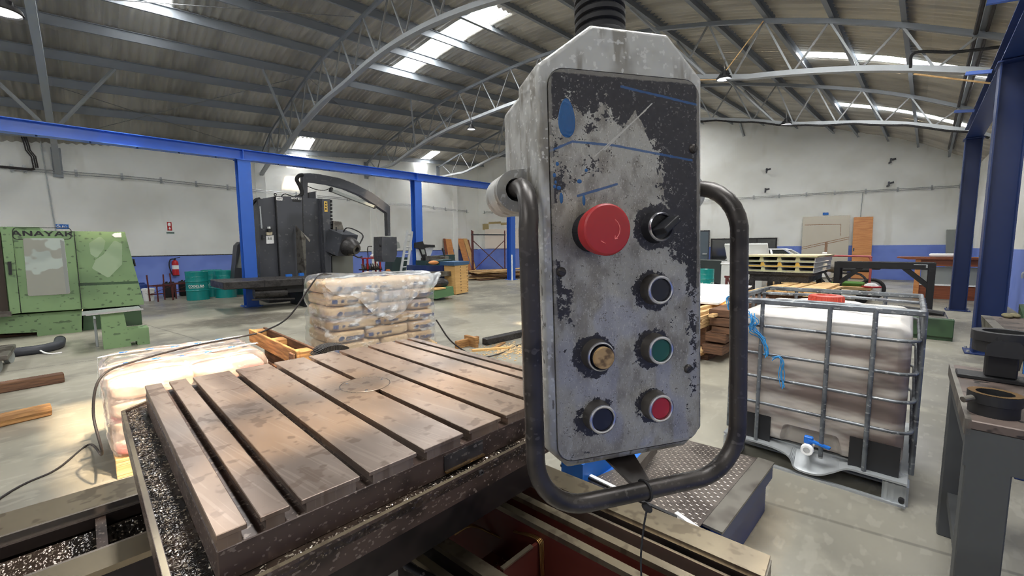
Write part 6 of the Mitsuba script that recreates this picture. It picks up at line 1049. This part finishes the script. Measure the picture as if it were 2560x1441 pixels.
# black guard and machinery to the right of the second column
t = thing('machine_guard', 'black angled machine hood with pale clear panels right of the second blue column', 'guard'); HY = 13.4
obj('hood', cat([prism_y(yp([(1039, 607), (1058, 604), (1068, 642), (1061, 651), (1050, 622), (1039, 620)], HY), HY, HY + .1), prism_y(yp([(1060, 611), (1087, 613), (1088, 619), (1063, 620)], HY), HY, HY + .5), prism_y(yp([(1056, 645), (1067, 642), (1060, 664), (1055, 664)], HY), HY, HY + .1)]), 'm_black', t)
mat('m_clearpanel', srgb(206, 208, 212), .2); obj('clear_panel', cat([prism_y(yp([(1064, 621), (1084, 620), (1072, 651), (1060, 651)], HY + .1), HY + .1, HY + .12), prism_y(yp([(1040, 622), (1050, 624), (1056, 650), (1042, 664)], HY + .1), HY + .1, HY + .12)]), 'm_clearpanel', t); obj('label_plate', prism_y(yp([(1052, 624), (1060, 624), (1063, 636), (1056, 637)], HY), HY - .01, HY), 'm_greypanel', t)
t = thing('lathe_bench', 'blue machine bench with dark green machinery on top, right of the second blue column', 'bench'); BY = 11.6
obj('cabinet', prism_y(yp([(1066, 665), (1135, 664), (1138, 738), (1066, 744)], BY), BY, BY + 1.2), 'm_navy', t); obj('front_shelf', prism_y(yp([(1078, 681), (1127, 679), (1128, 690), (1079, 693)], BY - .4), BY - .4, BY), 'm_oldsteel', t)
obj('machinery', cat([prism_y(yp([(1064, 652), (1100, 654), (1100, 666), (1064, 668)], BY + .3), BY + .3, BY + .9), prism_y(yp([(1077, 640), (1137, 637), (1138, 654), (1078, 660)], BY + 1.4), BY + 1.4, BY + 1.6), prism_y(yp([(1100, 652), (1132, 648), (1134, 662), (1100, 664)], BY + .2), BY + .2, BY + .7)]), 'm_tealdark', t); obj('grey_head', cat([prism_y(yp([(1080, 641), (1104, 640), (1104, 652), (1080, 654)], BY + .9), BY + .9, BY + 1.3), prism_y(yp([(1112, 642), (1122, 641), (1122, 650), (1112, 651)], BY + .7), BY + .7, BY + 1.0)]), 'm_oldsteel', t); obj('lever', bar(aty(1106, 621, BY + 1), aty(1115, 650, BY + .8), .05, .05), 'm_black', t)
one('oil_drum', put(lathe([(0, 0), (.27, 0), (.28, .3), (.27, .32), (.28, .6), (.27, .8), (0, .8)], 28), frame((*aty(1060, 700, 12.6)[:2], .0), (1, 0, 0), (0, 1, 0))), 'm_teal', 'teal drum half hidden behind the cement stack, by the blue bench', 'drum', smooth=30)
one('cloth_bundle', put(trimesh.creation.icosphere(2), trimesh.transformations.translation_matrix(aty(1084, 657, BY)) @ np.diag([.2, .1, .07, 1])), 'm_veneer', 'small tan cloth bundle on the blue machine bench', 'cloth', smooth=True)
PY_ = 11.0; t = thing('plywood_cabinet', 'plywood-fronted cabinet with a blue top and rows of dark knots, by the far lumber pile', 'cabinet')
obj('body', prism_y(yp([(1137, 664), (1170, 661), (1171, 730), (1140, 737)], PY_), PY_, PY_ + .7), 'm_ply', t); obj('blue_top', prism_y(yp([(1133, 656), (1172, 653), (1172, 661), (1134, 665)], PY_ - .02), PY_ - .04, PY_ + .75), mat('m_bluegrey', srgb(62, 92, 124), .5), t)
P = []
for px, s_ in ((1151, .0), (1167, .2)):
    for k in range(9): a = aty(px + .25 * k + s_, 668 + 7.4 * k, PY_); P.append(put(lathe([(0, .004), (.016, .004), (.018, 0)], 8), frame(a + (0, -.001, 0), (1, 0, 0), (0, 0, 1), (0, -1, 0))))
for m in P: obj('screw_hole', m, 'm_darkwood', t)
t = thing('green_tray', 'low green machine tray on the floor in front of the blue bench', 'tray'); TY2 = 10.2
obj('body', prism_y(yp([(1085, 722), (1133, 717), (1135, 738), (1090, 748)], TY2), TY2, TY2 + .9), mat('m_traygreen', srgb(92, 128, 88), .5), t); obj('machine_part', cat([put(trimesh.creation.icosphere(2), trimesh.transformations.translation_matrix(aty(1100, 708, TY2 + .3)) @ np.diag([.3, .2, .16, 1]))]), 'm_darksteel', t, 30); obj('cardboard', prism_y(yp([(1086, 722), (1113, 719), (1113, 722), (1086, 726)], TY2 - .02), TY2 - .06, TY2 + .3), 'm_ply', t)
# boards leaning on the left wall
def lboard(q0, q1, mt, label, lean=.4, th=.04, drop=0.0, nm='leaning_board'):
    a, b = onwall_l(*q0, .05), onwall_l(*q1, .05); w = (b - a) @ LU; H = a[2]; ang = math.asin(min(lean / max(H, .1), .5)); up = np.array([0, 0, 1]) * math.cos(ang) - LO * math.sin(ang); o = a * [1, 1, 0] + LO * (lean + .03); nn = np.cross(LU, up); one(nm, put(bbox(0, w, .02, H / math.cos(ang), -th, 0, .006), frame(o + nn * th, LU, up, nn)), mt, label, 'board')
lboard((1112, 598), (1128, 670), 'm_veneer', 'orange-brown board leaning on the left wall, front of the left pair', .45); lboard((1107, 597), (1113, 670), 'm_redwood', 'dark brown narrow board leaning behind the orange-brown one', .3)
lboard((1143, 597), (1158, 670), 'm_veneer', 'broad orange board leaning on the pilaster in the far corner', .7); lboard((1158, 597), (1168, 670), 'm_ply', 'paler board leaning beside the broad orange one', .75); lboard((1164, 600), (1172, 672), 'm_redwood', 'narrow reddish board leaning furthest right in the far corner', .6)
# far corner: white panel, flaking plaster, scaffold, lumber heap
a, b = onwall_b(1206, 574, .06), onwall_b(1300, 672, .06); w = (b - a) @ BU; one('white_panel', put(bbox(.25, w, 1.55, a[2], -.02, .02, .006), frame(a * [1, 1, 0] + BO * .03, BU, (0, 0, 1), -BO)), mat('m_panelcream', srgb(238, 228, 216), .6), 'large cream panel fixed on the end wall behind the scaffold', 'panel')
mk, w, h = fitted((1207, 555), (1268, 573), 0, .02); one('plaster_patch', cat([mk(.0, .25, .25, 1, 0, .02), mk(.25, .75, .05, .3, 0, .015), mk(.75, 1, .2, .5, 0, .02)]), mat('m_plaster', srgb(176, 160, 118), .95), 'yellowish patch of flaking damp plaster above the cream panel', 'plaster'); 
t = thing('scaffold', 'rusty tubular scaffold frame standing in the far corner', 'scaffold'); sc0, sc1 = atz(1181, 676, 0), atz(1258, 676, 0); sd = np.array([sc0[0], sc0[1], 0]); k = 19.0 / np.linalg.norm(sd[:2]) * 1.0
B0 = ray(1180, 640); B0 = B0 * (24.0 / np.linalg.norm(B0[:2])); B1 = ray(1262, 640); B1 = B1 * (24.6 / np.linalg.norm(B1[:2])); P0, P1 = np.array([*B0[:2], 0]), np.array([*B1[:2], 0]); dv = _nrm(np.array([.7, .7, 0])) * .9; Hs = 2.35
for o in (P0, P0 + dv, P1, P1 + dv): obj('upright', cyl(o, o + (0, 0, Hs + .25), .035, 8), 'm_brownred', t)
for o in (P0, P1):
    for z in (.3, .9, 1.5, Hs): obj('cross_tube', cyl(o + (0, 0, z), o + dv + (0, 0, z), .028, 8), 'm_brownred', t)
obj('top_plank', bar(P0 + (0, 0, Hs), P1 + (0, 0, Hs), .3, .06), 'm_darkgrey', t)
for a_, b_ in ((.25, Hs - .3), (Hs - .3, .25)): obj('diagonal', cyl(P0 + dv * .5 + (0, 0, a_), P1 + dv * .5 + (0, 0, b_), .024, 8), 'm_brownred', t)
obj('base_board', cat([bar(P0 + dv * .3 + (0, 0, .06), P1 + dv * .3 + (0, 0, .06), .7, .1)]), 'm_darkgrey', t)
r_ = np.random.default_rng(5); hx, hy = 15.2, 15.6
for i in range(26):
    z = .05 + .034 * (i // 2); one('scrap_board', put(bbox(-1.5, 1.5, -.12, .12, -.018, .018, .003), trimesh.transformations.translation_matrix((hx - .25 + r_.normal(0, .28), hy + r_.normal(0, .35), z)) @ trimesh.transformations.euler_matrix(0, r_.normal(0, .03), -.05 + r_.normal(0, .28))), 'm_pine' if i % 3 else 'm_darkwood', 'loose board in the untidy heap of lumber in the far corner', 'timber', 'boards in the far lumber heap')
one('white_pipe', cyl((14.45, 13.95, 0), (14.62, 14.12, 1.25), .03, 8), 'm_paper', 'thin white pipe leaning on the third blue column', 'pipe')
